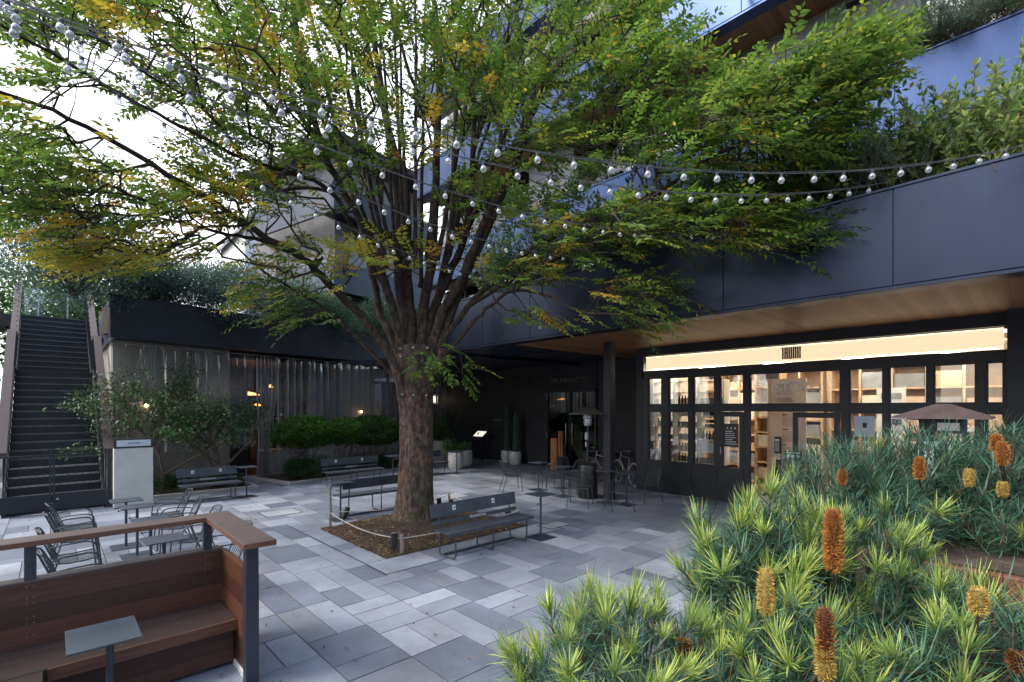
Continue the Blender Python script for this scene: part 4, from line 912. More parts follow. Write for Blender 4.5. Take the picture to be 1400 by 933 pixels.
# ================================================================ POTS AND PLANTS
def pot(name, c, r, h, label, cat='pot', group='white pots', mat='pot'):
    r_ = thing(name, (c[0], c[1], 0), label, cat, group)
    q = MB(); q.lathe([(r*.72, 0), (r*.9, h*.15), (r, h*.5), (r*.97, h*.85), (r*.9, h), (r*.82, h), (r*.80, h*.93), (.02, h*.92)], (c[0], c[1], 0), 26); obj('pot_body', q, M[mat], r_, smooth=True)
    q = MB(); q.lathe([(r*.8, h*.925), (r*.8, h*.935)], (c[0], c[1], 0), 20); obj('pot_soil', q, M['soil'], r_)
    return r_
def cactus(c, z0, hs, label):
    r_ = thing('cactus', (c[0], c[1], z0), label, 'cactus', 'column cacti in white pots')
    for (dx, dy, h, rr, tilt) in hs:
        q = MB(); seg = 20; prof = [(rr*.8, 0), (rr, .1)]+[(rr*(1+.04*math.sin(k*2)), .1+(h-.1)*k/8) for k in range(1, 8)]+[(rr*.8, h-.05), (rr*.35, h+.01)]
        q.lathe(prof, (0, 0, 0), seg)
        q.v = [((x*(1+(.16 if i % 2 else -.08)))+tilt*z+c[0]+dx, y*(1+(.16 if i % 2 else -.08))+c[1]+dy, z+z0) for i, (x, y, z) in enumerate(q.v)]
        obj('column', q, M['cactus'], r_)
pot('white_pot', (13.72, 14.9), .23, .50, 'white pot with a tall cactus, left of the pair by the stone wall'); cactus((13.72, 14.9), .465, [(0, 0, 1.9, .075, 0), (.08, .06, 1.0, .05, .03)], 'taller dark column cactus in the left pot by the stone wall')
pot('white_pot', (13.62, 14.28), .26, .52, 'white pot with a leaning cactus, right of the pair by the stone wall'); cactus((13.62, 14.28), .485, [(0, 0, 1.6, .10, .05), (.02, -.1, .5, .05, -.05)], 'thicker column cactus in the right pot by the stone wall')
pot('white_pot', (11.0, 14.75), .30, .62, 'larger white pot with spiky green plant at the end of the planted bed')
pot('white_pot', (11.95, 15.4), .30, .60, 'white pot behind the larger one at the end of the planted bed')
r_ = thing('menu_stand', (13.5, 16.3, 0), 'small slanted lit menu board standing before the dark stone wall', 'menu board')
q = MB(); q.box((13.55, 16.2, 0), (13.6, 16.35, 1.05)); q.prism([(13.35, 15.95, 1.0), (13.35, 16.65, 1.0), (13.62, 16.65, 1.22), (13.62, 15.95, 1.22)], (-.03, 0, .04)); obj('stand', q, M['plastic_black'], r_)
q = MB(); q.prism([(13.325, 16.0, 1.048), (13.325, 16.6, 1.048), (13.58, 16.6, 1.256), (13.58, 16.0, 1.256)], (-.004, 0, .005)); sh = obj('menu_sheet', q, emit_mat('lit_menu', (.9, .85, .75), .35), r_)
q = MB(); q.prism([(13.40, 16.36, 1.116), (13.40, 16.46, 1.116), (13.50, 16.46, 1.197), (13.50, 16.36, 1.197)], (-.004, 0, .0055)); obj('picture', q, M['rust'], sh)
q = MB(); q.box((14.07, 15.55, 1.72), (14.09, 16.15, 1.79)); tag(obj('wall_plaque', q, M['dim_text'], loc=(14.08, 15.85, 1.72)), 'thin metal name strip fixed to the dark stone wall above the menu board', 'plaque')
# orange slatted stand seen at the entrance
r_ = thing('umbrella_stand', (13.6, 11.95, 0), 'orange wooden stand with two upright posts by the entrance doors', 'stand')
ow = noise_mat('orange_wood', (.32, .12, .04), (.48, .20, .08), 3, .5, stretch=(4, 4, .8)); q = MB(); q.box((13.5, 11.95, 0), (13.8, 12.25, 1.15)); obj('cabinet', q, ow, r_)
for y in (11.72, 11.84): q = MB(); q.box((13.55, y, .5), (13.6, y+.07, 1.42)); obj('post', q, ow, r_)
q = MB(); q.box((13.5, 11.68, 0), (13.8, 11.94, .5)); obj('base', q, M['black_metal'], r_)

# spotlights in the pit
def spot(x, y, lean, label, h=.24):
    r_ = thing('garden_spotlight', (x, y, .02), label, 'spotlight', 'black spotlights in the tree pit')
    q = MB(); q.tube([(x, y, .0), (x, y, .10)], .012, 8); obj('spike', q, M['black_metal'], r_)
    a = Vector((x, y, .09)); d = Vector((lean[0], lean[1], 1)).normalized(); q = MB(); q.tube([a, a+d*.03, a+d*h], [.045, .052, .052], 14); obj('housing', q, M['plastic_black'], r_, smooth=False)
    q = MB(); q.tube([a+d*(h+.001), a+d*(h+.006)], .045, 14); obj('lens', q, GOODS['grey'], r_)
spot(4.22, 9.35, (.35, -.1), 'black spotlight leaning by the wooden stake at the back left of the pit'); spot(3.92, 6.86, (.05, .1), 'black upright spotlight at the front corner of the tree pit', .23)
spot(6.1, 8.75, (-.1, 0), 'thinner black spotlight just right of the trunk, left of its pair', .26); spot(6.28, 8.6, (.05, 0), 'rounder black spotlight just right of the trunk, right of its pair', .22); spot(6.5, 6.95, (-.3, .2), 'black spotlight behind the right end of the front bench', .2)
# stakes and rope round the pit
stk = [((3.85, 9.12), .82, 'tall weathered wooden stake at the back left corner of the tree pit', .028), ((4.02, 6.80), .30, 'short wooden stake at the front corner of the tree pit', .035), ((6.62, 6.85), .36, 'short wooden stake at the right corner of the pit behind the front bench', .03), ((6.6, 9.1), .35, 'short wooden stake at the far right corner of the tree pit', .03)]
for (p, h, lab, r0) in stk:
    q = MB(); q.tube([(p[0], p[1], 0), (p[0]+.005, p[1], h*.5), (p[0], p[1]+.006, h)], [r0, r0*.95, r0*.9], 9); tag(obj('wooden_stake', q, M['stake'], loc=(p[0], p[1], 0)), lab, 'stake', 'wooden stakes of the tree pit')
q = MB()
def sag(a, b, s, n=14): return [Vector(a).lerp(Vector(b), k/n)-Vector((0, 0, s*4*(k/n)*(1-k/n))) for k in range(n+1)]
pts = sag((3.85, 9.09, .30), (4.02, 6.78, .24), .10)+sag((4.02, 6.78, .24), (6.62, 6.83, .30), .06)[1:]+sag((6.62, 6.83, .30), (6.6, 9.1, .3), .08)[1:]+sag((6.6, 9.1, .3), (3.85, 9.14, .32), .12)[1:]
q.tube(pts, .0085, 7); tag(obj('rope', q, M['rope'], loc=(3.85, 9.1, 0), smooth=True), 'pale rope strung low between the wooden stakes round the tree pit', 'rope')

# ================================================================ STAIRCASE
st = thing('staircase', (.1, 14.7, 0), 'dark steel outdoor staircase with timber handrails climbing to the roof terrace', 'staircase')
sx0, sx1 = -.74, .90; ris = .184; g1 = .24; y0s = 14.78
def tread(k, y, z):
    q = MB(); q.box((sx0+.03, y-.02, z-.035), (sx1-.03, y+.26, z)); q.box((sx0+.03, y+.0, z-.19), (sx1-.03, y+.012, z-.036)); o = obj('tread', q, M['black_metal'], st)
    q = MB(); q.box((sx0+.05, y-.028, z-.03), (sx1-.05, y-.002, z+.006)); obj('nosing', q, M['nosing'] if k < 5 and z < 1.2 else M['nosing_dark'], o)
zz = ris; yy = y0s
for k in range(17): tread(k, yy, zz); zz += ris; yy += g1
yl0 = yy; q = MB(); q.box((sx0, yy-.02, zz-.05), (sx1, yy+1.1, zz)); q.box((sx0+.03, yy, zz-.2), (sx1-.03, yy+.015, zz-.051)); obj('landing', q, M['black_metal'], st); yl1 = yy+1.1; zl = zz; yy = yl1; zz += ris
for k in range(11): tread(k, yy, zz); zz += ris; yy += .27
yt = yy; zt = zz-ris
q = MB(); q.box((sx0-.8, yt, zt-.15), (sx1+.6, yt+4, zt)); obj('top_landing', q, M['black_metal'], st)
for sx in (sx0, sx1):
    q = MB(); x = sx-.02 if sx < 0 else sx-.02
    q.prism([(x, y0s-.15, -.0), (x, y0s+.12, 0), (x, yl0, zl-.28), (x, yl1, zl-.28), (x, yt, zt-.28), (x, yt, zt+.05), (x, yl1-.05, zl+.10), (x, yl0-.1, zl+.10), (x, y0s-.15, .25)], (.04, 0, 0)); obj('stringer', q, M['black_metal'], st)
    q = MB(); off = -.10 if sx < 0 else 0.02; h = 1.02
    path = [(x, y0s+.1, h+.25), (x, yl0-.05, zl+h), (x, yl1-.05, zl+h), (x, yt, zt+h), (x, yt+.6, zt+h)]
    for a, b in zip(path[:-1], path[1:]):
        q.prism([(a[0]+off, a[1], a[2]-.06), (a[0]+off+.17, a[1], a[2]-.06), (a[0]+off+.17, a[1], a[2]+.06), (a[0]+off, a[1], a[2]+.06)], Vector(b)-Vector(a))
    obj('handrail', q, M['stairwood'], st)
    q = MB()
    for k in range(0, 17, 1): y = y0s+k*g1+.1; z = ris*(k+1); q.box((x+.012, y-.008, z-.1), (x+.028, y+.008, z+h+.0))
    for k in range(0, 12): y = yl1+k*.27+.1; z = zl+ris*(k+1); q.box((x+.012, y-.008, z-.1), (x+.028, y+.008, z+h))
    for k in range(6): q.box((x+.012, yl0+k*.18, zl), (x+.028, yl0+k*.18+.016, zl+h))
    obj('baluster', q, M['black_metal'], st)
q = MB()
for k in range(7): q.box((sx0+.05, yt+.1, zt+.1), (sx0+.06, yt+.11, zt+1.1))
q.box((sx0, yt+.3, zt+.02), (sx1, yt+.315, zt+1.0)); obj('glass_screen', q, M['glass'], st)
for x in (sx0+.4, sx1-.5): q = MB(); q.box((x, yt+.28, zt), (x+.04, yt+.33, zt+1.1)); obj('screen_post', q, M['steel'], st)
# gate at its foot
gt = thing('stair_gate', (.0, 14.6, 0), 'low black double gate of wire mesh closed across the foot of the staircase', 'gate')
gy = 14.58
for (a, b) in ((-.86, .005), (.025, .93)):
    q = MB(); q.box((a, gy, .07), (b, gy+.04, .42)); o = obj('kick_panel', q, M['navy_matte'], gt)
    q = MB(); q.box((a, gy, .42), (a+.035, gy+.035, 1.27)); q.box((b-.035, gy, .42), (b, gy+.035, 1.27)); q.box((a+.035, gy, 1.235), (b-.035, gy+.035, 1.27)); obj('gate_frame', q, M['black_metal'], gt)
    q = MB()
    for x in np.arange(a+.13, b-.05, .125): q.box((x-.004, gy+.014, .42), (x+.004, gy+.022, 1.24))
    obj('mesh_bars', q, M['black_metal'], gt)
q = MB(); q.lathe([(.02, 0), (.02, .02)], (0, 0, 0), 12); q.xf(Matrix.Translation((.10, gy-.001, .30)) @ Matrix.Rotation(R(90), 4, 'X')); obj('lock', q, M['steel'], gt)
for x in (-.95, .94): q = MB(); q.box((x, gy, 0), (x+.08, gy+.10, 1.32)); obj('gate_post', q, M['black_metal'], gt)

# ================================================================ PALE SIGN STAND
sg = thing('sign_stand', (1.38, 14.35, 0), 'pale free-standing sign cabinet with small dark nameplate at the foot of the staircase', 'sign')
q = MB(); q.box((1.03, 14.2, .02), (1.75, 14.45, 1.36)); obj('cabinet', q, M['sign_white'], sg, bevel=.005)
q = MB(); q.box((1.03, 14.19, 1.362), (1.75, 14.46, 1.575)); np_ = obj('nameplate_frame', q, M['black_metal'], sg)
q = MB(); q.box((1.075, 14.182, 1.40), (1.705, 14.189, 1.545)); pl = obj('nameplate', q, noise_mat('pale_plate', (.5, .56, .64), (.6, .66, .74), 3, .4), np_)
text('lettering', 'KOTAKI', .062, (1.39, 14.18, 1.472), (1, 0, 0), (0, 0, 1), M['black_ink'], np_, .002)
q = MB(); q.box((1.04, 14.21, 0), (1.74, 14.44, .019)); obj('plinth', q, M['black_metal'], sg)

# ================================================================ TIMBER BOOTH
bo = thing('timber_booth', (.3, 5.2, 0), 'reddish-brown timber corner seat with high back and weathered handrail in the near left corner', 'booth seat')
q = MB(); q.box((-3.2, 5.40, .44), (1.20, 5.47, .92)); obj('backrest', q, M['deckwood'], bo)
q = MB(); q.box((-3.2, 4.83, .36), (1.195, 5.398, .43)); o = obj('seat', q, M['deckwood_top'], bo, bevel=.006)
q = MB(); q.box((-.02, 4.815, .335), (1.196, 4.829, .428)); obj('seat_edge', q, M['edgewood'], o)
q = MB(); q.box((-.05, 4.90, .03), (1.19, 4.93, .358)); obj('front_panel', q, M['deckwood'], bo)
q = MB(); q.box((-3.2, 3.2, .36), (-.04, 4.828, .425)); obj('side_seat', q, M['deckwood_top'], bo, bevel=.006)
q = MB(); q.box((-.09, 3.2, .03), (-.06, 4.9, .358)); q.box((-3.2, 5.40, .02), (1.2, 5.46, .438)); obj('side_panel', q, M['deckwood'], bo)
q = MB()
for x in (-2.9, -1.5, -.12, 1.09):
    for z in (.50, .60, .65, .75, .80, .89):
        for dx in (-.02, .02): q.tube([(x+dx, 5.3985, z), (x+dx, 5.4, z)], .0035, 6)
for x in (-.02+.1, .4, .8, 1.12):
    for y in (4.9, 5.05, 5.2, 5.33): q.tube([(x, y, .4302), (x, y, .4315)], .004, 6)
obj('screws', q, M['steel'], bo)
dw2 = plank_mat('oiled_hardwood_end', (.05, .019, .011), (.125, .048, .026), 'z', .148, .45, .022)
dw2.node_tree.nodes['Mapping'].inputs['Scale'].default_value = (28, 1.6, 28)
q = MB(); q.box((1.20, 4.47, .04), (1.235, 5.47, .92)); q.box((1.249, 4.44, .0), (1.268, 5.5, .90)); obj('end_panel', q, dw2, bo)
q = MB(); q.box((1.185, 4.50, .0), (1.199, 4.89, .05)); obj('skirting', q, M['white'], bo)
q = MB(); q.box((-3.2, 5.47, .03), (1.23, 5.50, .925)); obj('outer_cladding', q, M['deckwood'], bo)
q = MB(); q.box((-3.2, 5.385, .922), (1.20, 5.52, .94)); obj('back_cap', q, M['capwood'], bo)
for (x, y) in ((1.20, 4.42), (1.09, 5.43), (-.12, 5.43), (-1.5, 5.43), (-2.9, 5.43)):
    q = MB(); w = .047 if x > 1.15 else .035; q.box((x-w, y-w, 0 if x > 1.15 else .925), (x+w, y+w, 1.205)); obj('post', q, M['post_paint'], bo, bevel=.003)
q = MB(); q.prism([(-3.2, 5.37, 1.215), (1.075, 5.37, 1.215), (1.075, 4.12, 1.215), (1.305, 4.12, 1.215), (1.305, 5.595, 1.215), (-3.2, 5.595, 1.215)], (0, 0, .036)); rl = obj('handrail', q, M['capwood'], bo, bevel=.004)
q = MB(); q.box((-3.2, 5.366, 1.208), (1.072, 5.3695, 1.247)); q.box((1.071, 4.12, 1.208), (1.0745, 5.366, 1.247)); q.box((1.075, 4.116, 1.208), (1.305, 4.1195, 1.247)); obj('rail_edge', q, M['edgewood'], rl)
q = MB(); q.box((-3.2, 5.38, 1.205), (1.06, 5.585, 1.213)); q.box((1.08, 4.13, 1.205), (1.30, 5.585, 1.2135)); obj('rail_plate', q, M['post_paint'], rl)
r_ = thing('booth_table', (.27, 4.49, 0), 'small blue-grey square table in front of the timber seat', 'table')
q = MB(); q.box((.07, 4.26, .69), (.465, 4.73, .702)); obj('table_top', q, M['table'], r_, bevel=.002); q = MB(); q.tube([(.30, 4.44, .01), (.30, 4.44, .689)], .022, 14); obj('leg', q, M['table'], r_, smooth=True)
q = MB(); q.box((.20, 4.34, .672), (.44, 4.54, .689)); obj('top_bracket', q, M['black_metal'], r_); q = MB(); q.box((.1, 4.24, 0), (.5, 4.64, .01)); obj('base', q, M['table'], r_)

# ================================================================ RESTAURANT WING (turned 12.7 degrees)
RA = R(12.7); RO = (1.1, 16.2, 0)
RM = Matrix.Translation(Vector(RO)) @ Matrix.Rotation(RA, 4, 'Z')
def LW(x, y, z): return RM @ Vector((x, y, z))
rs = thing('restaurant_building', RO, 'low dark restaurant wing with planted roof terrace and clear vinyl curtains', 'building', None, RA)
def rob(name, mb, mat, parent=rs, **k): return obj(name, mb, M[mat] if isinstance(mat, str) else mat, parent, local=True, **k)
q = MB(); xs_ = [0, 1.25, 4.4, 7.6, 10.8, 14.0]
for a, b in zip(xs_[:-1], xs_[1:]): q.box((a+.004, 0, 4.14), (b-.004, .12, 5.2))
q.box((.02, .02, 4.15), (13.9, .11, 5.19)); q.box((0, -.03, 4.10), (14, .16, 4.137)); q.box((-.02, -.02, 5.2), (14, .18, 5.23)); rob('parapet', q, 'navy_matte', bevel=.003)
q = MB(); q.box((-.01, .125, 4.14), (.1, 7.5, 5.2)); q.box((-.04, .17, 4.10), (.14, 7.5, 4.137)); rob('side_trim', q, 'navy_panel') if False else None
q = MB(); q.box((1.11, 16.34, 4.14), (1.21, 20.5, 5.2)); q.box((1.09, 16.36, 4.10), (1.25, 20.5, 4.137)); obj('side_parapet', q, M['navy_panel'], rs)
q = MB(); q.prism([(1.22, 16.4, 4.16), (14.6, 19.4, 4.16), (14.6, 24, 4.16), (1.22, 24, 4.16)], (0, 0, .14)); obj('terrace_slab', q, M['navy_matte'], rs)
q = MB(); q.box((.2, .14, 4.3), (13.9, 1.3, 5.05)); rob('roof_soil', q, 'soil')
# walls
q = MB(); q.box((.35, 1.0, 0), (3.45, 1.2, 4.15)); rob('beige_wall', q, 'beige')
q = MB(); q.box((1.2, 17.3, 0), (1.4, 21, 4.15)); obj('beige_side_wall', q, M['beige'], rs)
q = MB(); q.box((7.65, .85, 0), (9.15, 1.6, 4.15)); rob('beige_pillar', q, 'beige')
q = MB(); q.box((3.46, .86, .05), (3.98, .98, 1.15)); q.box((3.46, .9, 1.25), (3.98, .94, 2.9)); rob('dark_panel', q, 'navy_matte')
fr = MB()
for x in (3.45, 4.7, 5.7, 6.7, 7.6, 9.2, 10.2, 11.2, 12.1): fr.box((x-.04, 1.02, 0), (x+.04, 1.12, 3.9))
fr.box((3.45, 1.03, 3.3), (12.2, 1.11, 3.42)); fr.box((3.45, 1.0, 3.9), (14, 1.2, 4.15)); fr.box((4.7, 1.03, 0), (12.2, 1.11, .5)); rob('window_frame', fr, 'black_metal')
for a, b in ((4.74, 5.66), (5.74, 6.66), (6.74, 7.56), (9.24, 10.16), (10.24, 11.16), (11.24, 12.06)):
    q = MB(); q.box((a, 1.06, .5), (b, 1.07, 3.3)); rob('pane', q, 'glass')
q = MB(); q.box((3.4, 6.4, 0), (14, 6.5, 3.9)); q.box((3.3, 1.2, 0), (3.4, 6.5, 3.9)); rob('room_wall', q, 'brown_room')
q = MB(); q.box((3.4, 1.2, -.0), (14, 6.4, .02)); q.box((3.4, 1.2, 3.9), (14, 6.4, 3.95)); rob('room_floor', q, noise_mat('dark_floor', (.04, .02, .012), (.08, .04, .025), 4, .5))
q = MB()
for x in np.arange(4.0, 13.5, 1.35): q.box((x, 5.9, 0), (x+.9, 6.35, 2.6))
for z in (.9, 1.5, 2.1): q.box((3.6, 5.8, z), (13.6, 5.88, z+.04))
rob('back_shelving', q, noise_mat('orange_timber', (.16, .06, .02), (.30, .12, .045), 2, .5))
q = MB(); q.box((12.2, 1.1, 0), (14.1, 1.3, 4.15)); rob('end_wall', q, 'brown_room')
q = MB(); q.tube([(13.55, .35, 0), (13.55, .35, 4.1)], .035, 10); rob('steel_post', q, 'steel')
# low wall under windows behind the shrubs
for a, b in ((4.75, 7.5), (9.2, 12.2)): q = MB(); q.box((a, .78, 0), (b, .98, .75)); rob('low_wall', q, 'beige')
# lamps of the restaurant
def rthing(name, x, y, z, label, cat, group=None):
    p = LW(x, y, z); return thing(name, p, label, cat, group, RA)
def rl_(name, mb, mat, parent): return obj(name, mb.xf(RM), M[mat] if isinstance(mat, str) else mat, parent)
for (x, y, z, lab) in ((8.50, .80, 2.12, 'small globe lamp on the tall beige pillar above the dark shrub'), (1.1, .95, 2.35, 'small globe lamp on the beige wall seen through the left small tree'), (3.2, .95, 2.1, 'small globe lamp on the beige wall at its right end')):
    r_ = rthing('wall_lamp', x, y, z, lab, 'lamp', 'globe wall lamps')
    q = MB(); q.lathe([(.01, -.05), (.04, -.035), (.05, 0), (.035, .035), (.02, .045)], (x, y-.06, z), 14); rl_('globe', q, 'warmlamp', r_)
    q = MB(); q.box((x-.03, y-.085, z+.045), (x+.03, y+.045, z+.09)); rl_('bracket', q, 'black_metal', r_)
for (x, y, z, w, lab) in ((4.9, 2.6, 2.75, .38, 'wide amber lamp shade glowing behind the clear curtains'), (5.4, 2.9, 2.35, .14, 'small amber lamp glowing low behind the clear curtains'), (6.3, 3.6, 3.1, .10, 'faint amber lamp high behind the clear curtains'), (10.2, 3.2, 2.9, .14, 'amber lamp behind the curtains right of the beige pillar')):
    r_ = rthing('pendant_lamp', x, y, z, lab, 'lamp', 'restaurant pendants')
    q = MB(); q.lathe([(w*.9, 0), (w, .01), (w*.4, .09), (.02, .12)], (x, y, z), 18); rl_('lamp_shade', q, 'amber', r_)
    q = MB(); q.tube([(x, y, z+.1), (x, y, 3.9)], .006, 4); rl_('cord', q, 'black_metal', r_)
r_ = rthing('wall_lantern', 12.95, 1.0, 2.62, 'rectangular lit lantern on the wall just right of the trunk', 'lantern'); q = MB(); q.box((12.65, .95, 2.5), (13.15, 1.08, 2.84)); rl_('glowing_panel', q, 'lantern', r_)
q = MB(); q.box((12.63, .94, 2.47), (13.17, 1.09, 2.498)); q.box((12.63, .94, 2.842), (13.17, 1.09, 2.87)); rl_('lantern_frame', q, 'black_metal', r_)
# pale door panel / chair back behind the glass left of the shrub
r_ = rthing('dining_table', 5.4, 1.9, 0, 'white-clothed table edge just inside the curtains left of the round shrub', 'table')
q = MB(); q.lathe([(.42, .70), (.43, .74), (.42, .75)], (5.35, 1.9, 0), 20); rl_('table_top', q, 'white', r_); q = MB(); q.tube([(5.35, 1.9, 0), (5.35, 1.9, .7)], .04); rl_('leg', q, 'black_metal', r_)
# ---- clear vinyl curtains, hung on a rod
q = MB(); q.tube([LW(.3, .52, 4.02), LW(13.6, .52, 4.02)], .014, 8); tag(obj('curtain_rod', q, M['steel'], loc=LW(.3, .52, 4.02)), 'thin steel rod carrying the clear vinyl curtains under the dark fascia', 'rod')
def curtain(x0, x1, z0, label, dens=5.0, amp=.06, y=.55, gather=None, z1=4.04):
    r_ = rthing('vinyl_curtain', (x0+x1)/2, y, z0, label, 'curtain', 'clear vinyl curtains'); w = x1-x0
    ph = [random.uniform(0, 6.28) for _ in range(6)]; fq = [random.uniform(.7, 1.3) for _ in range(6)]
    def fn(u, v):
        z = z0+(z1-z0)*v; s_ = u*w*dens*2*PI
        a = amp*(.55+.45*math.sin(v*2.6+ph[0]))*(1+.35*math.sin(u*7+ph[5]))
        top = max(0, (v-.86)/.14)
        q1 = (s_*1.0+ph[1]+.5*math.sin(u*9+ph[2])+.25*math.sin(v*2.5+ph[4])*(1-v))/(2*PI); fr = q1-math.floor(q1)-.5; kk = math.floor(q1); wd = .10+.07*math.sin(kk*2.3+ph[3])+.05*v
        f = 1.3*(.6+.4*math.sin(kk*1.7))*math.exp(-(fr/wd)**2)-.25+.12*math.sin(s_*.31+ph[5])
        sharp = math.copysign(abs(f)**.7, f)
        xx = x0+u*w
        if gather: k = math.exp(-((z-gather[1])/gather[2])**2)*gather[3]; xx = xx*(1-k)+gather[0]*k
        dz = -.12*abs(math.sin(u*w*dens*.5*PI))*top
        return LW(xx+.03*math.cos(s_+ph[4])*(1-top), y+a*sharp, z+dz)
    q = MB(); q.grid(fn, int(max(40, w*110)), 14); obj('sheet', q, M['vinyl'], r_, smooth=True)
    q = MB()
    for k in range(int(w/.42)+1):
        x = x0+.05+k*.42
        if x < x1: q.tube([LW(x, y-.02, 3.95), LW(x, .52, 4.045)], .006, 4)
    obj('hooks', q, M['steel'], r_)
curtain(.45, 1.35, .35, 'bunched clear curtain at the left end of the restaurant front', 7, .08, .55, (1.15, 4.0, 1.3, .5))
curtain(1.3, 2.7, 1.0, 'clear curtain hanging over the beige wall behind the left small tree', 3.6, .07)
curtain(2.65, 3.98, 1.0, 'clear curtain hanging over the beige wall behind the right small tree', 3.6, .07)
curtain(4.02, 4.75, .08, 'tied clear curtain reaching the ground at the restaurant doorway', 8, .08, .5, (4.25, 1.25, .9, .35))
curtain(4.72, 6.2, .3, 'clear curtain with warm room lights behind it, left of the beige pillar', 3.4, .06)
curtain(6.15, 7.7, .3, 'clear curtain directly above the round shrub', 3.4, .06)
curtain(7.65, 9.1, .5, 'clear curtain in front of the tall beige pillar', 3.2, .06)
curtain(9.05, 10.7, .5, 'clear curtain just left of the tree trunk', 3.4, .07)
curtain(10.7, 12.2, .5, 'clear curtain hidden mostly behind the tree trunk', 3.4, .07)
curtain(12.3, 13.5, .1, 'clear curtain right of the trunk ending at the steel post', 3.4, .06)
# ---- upper wing behind the restaurant roof
q = MB()
for z0, z1 in ((7.0, 8.2), (10.2, 11.35)):
    q.box((7.6, 1.3, z0), (13.5, 1.42, z1)); q.box((7.6, 1.44, z0+.01), (7.72, 8, z1))
rob('upper_parapet', q, 'navy_far')
q = MB(); q.box((8.6, 2.6, 5.2), (14, 2.8, 14)); q.box((8.6, 2.8, 5.2), (8.8, 9, 14)); rob('upper_wall', q, noise_mat('pale_wall', (.14, .14, .15), (.22, .22, .22), 1.5, .8))
q = MB(); q.box((7.8, 1.45, 7.2), (14, 2.6, 7.4)); q.box((7.8, 1.45, 10.4), (14, 2.6, 10.6)); q.box((7.6, 1.3, 13.2), (14.5, 9, 13.5)); rob('upper_slab', q, 'navy_matte')
for x in (9.2, 11.2):
    for z in (5.4, 8.3, 11.4):
        f = MB(); f.box((x, 2.55, z), (x+1.5, 2.6, z+1.7)); w = rob('window', f, 'black_metal'); p = MB(); p.box((x+.06, 2.53, z+.06), (x+1.44, 2.549, z+1.64)); obj('pane', p, GOODS['grey'], w, local=True)

# ================================================================ PLANTED BEDS
q = MB(); q.box((1.78, 15.0, -.02), (4.28, 15.12, .09)); q.box((4.16, 15.12, -.02), (4.28, 16.9, .09)); tag(obj('kerb', q, M['kerb'], bevel=.006), kind='structure')
q = MB(); q.grid(lambda u, v: (1.3+u*2.86, 15.12+v*2.0, .07+.05*math.sin(u*9+v*7)), 12, 8); tag(obj('bed_soil', q, M['soil']), kind='structure')
q = MB()
a = (5.1, 14.92); 
def KW(s, t, z): return Vector((5.1+s*math.cos(RA)-t*math.sin(RA), 14.92+s*math.sin(RA)+t*math.cos(RA), z))
def kb(q, s0, t0, s1, t1, z0, z1): q.prism([KW(s0, t0, z0), KW(s1, t0, z0), KW(s1, t1, z0), KW(s0, t1, z0)], (0, 0, z1-z0))
kb(q, 0, 0, 7.2, .12, -.02, .09); kb(q, 0, .12, .12, 2.2, -.02, .09); kb(q, 7.08, .12, 7.2, 2.2, -.02, .09); tag(obj('kerb', q, M['kerb'], bevel=.006), kind='structure')
q = MB(); kb(q, .12, .12, 7.08, 2.2, -.02, .07); tag(obj('bed_soil', q, M['soil']), kind='structure')

GREEN = [(.040, .110, .022), (.065, .160, .030), (.090, .200, .040), (.028, .075, .020)]
LIME = [(.09, .20, .035), (.14, .26, .05), (.05, .13, .03)]
DARKG = [(.022, .060, .024), (.036, .090, .034), (.055, .120, .045), (.075, .135, .055)]
BLUEG = [(.095, .155, .135), (.14, .205, .18), (.065, .11, .09), (.20, .27, .24)]
bush('clipped_shrub', 'bright green clipped dome shrub behind the sticker bench', 'shrub', (5.95, 15.95, 1.35), (1.02, .8, .62), 12000, .10, .046, GREEN+LIME[:2], [1, 4, 4, 1, 3, 1.2], M['leafcol'], 'clipped dome shrubs', (5.95, 15.95, .07), 7, .5, 12, .6, .02, dome=True)
bush('clipped_shrub', 'lighter green shrub between the two clipped domes catching the sun', 'shrub', (7.2, 15.9, 1.35), (.62, .6, .55), 5200, .10, .046, GREEN+LIME, [1, 3, 3, .5, 3, 3, 3], M['leafcol'], 'clipped dome shrubs', (7.2, 15.9, .07), 4, .5, 8, .6, .018, dome=True)  # lighter leaf colours stand in for the sun on this shrub
bush('clipped_shrub', 'darker clipped dome shrub just left of the trunk', 'shrub', (8.5, 16.4, 1.30), (1.35, .85, .65), 12000, .10, .046, DARKG+GREEN[:3], [1, 3, 3, 2, 2, 3, 2], M['leafcol'], 'clipped dome shrubs', (8.5, 16.4, .07), 6, .5, 12, .6, .02, dome=True)
for (c, r, n, lab) in (((5.75, 15.45, .35), (.62, .35, .36), 3400, 'low dark ground shrub at the left end of the planted bed'), ((6.8, 15.65, .28), (.7, .3, .27), 3000, 'low dark ground shrub behind the sticker bench'), ((8.2, 15.95, .28), (.9, .3, .28), 3000, 'low dark ground shrub left of the trunk'), ((2.4, 15.5, .26), (.6, .3, .22), 1800, 'low leafy ground cover at the foot of the left small tree'), ((3.7, 15.45, .28), (.5, .3, .26), 1800, 'low leafy ground cover behind the short bench')):
    bush('ground_shrub', lab, 'shrub', c, (r[0]*1.25, r[1]*1.2, r[2]*1.5), int(n*1.8), .05, .025, DARKG+GREEN[:1], [3, 4, 2, 1, 3], M['leafcol'], 'low shrubs in the beds', (c[0], c[1], .06), 6, .6, 9, .35, .006)
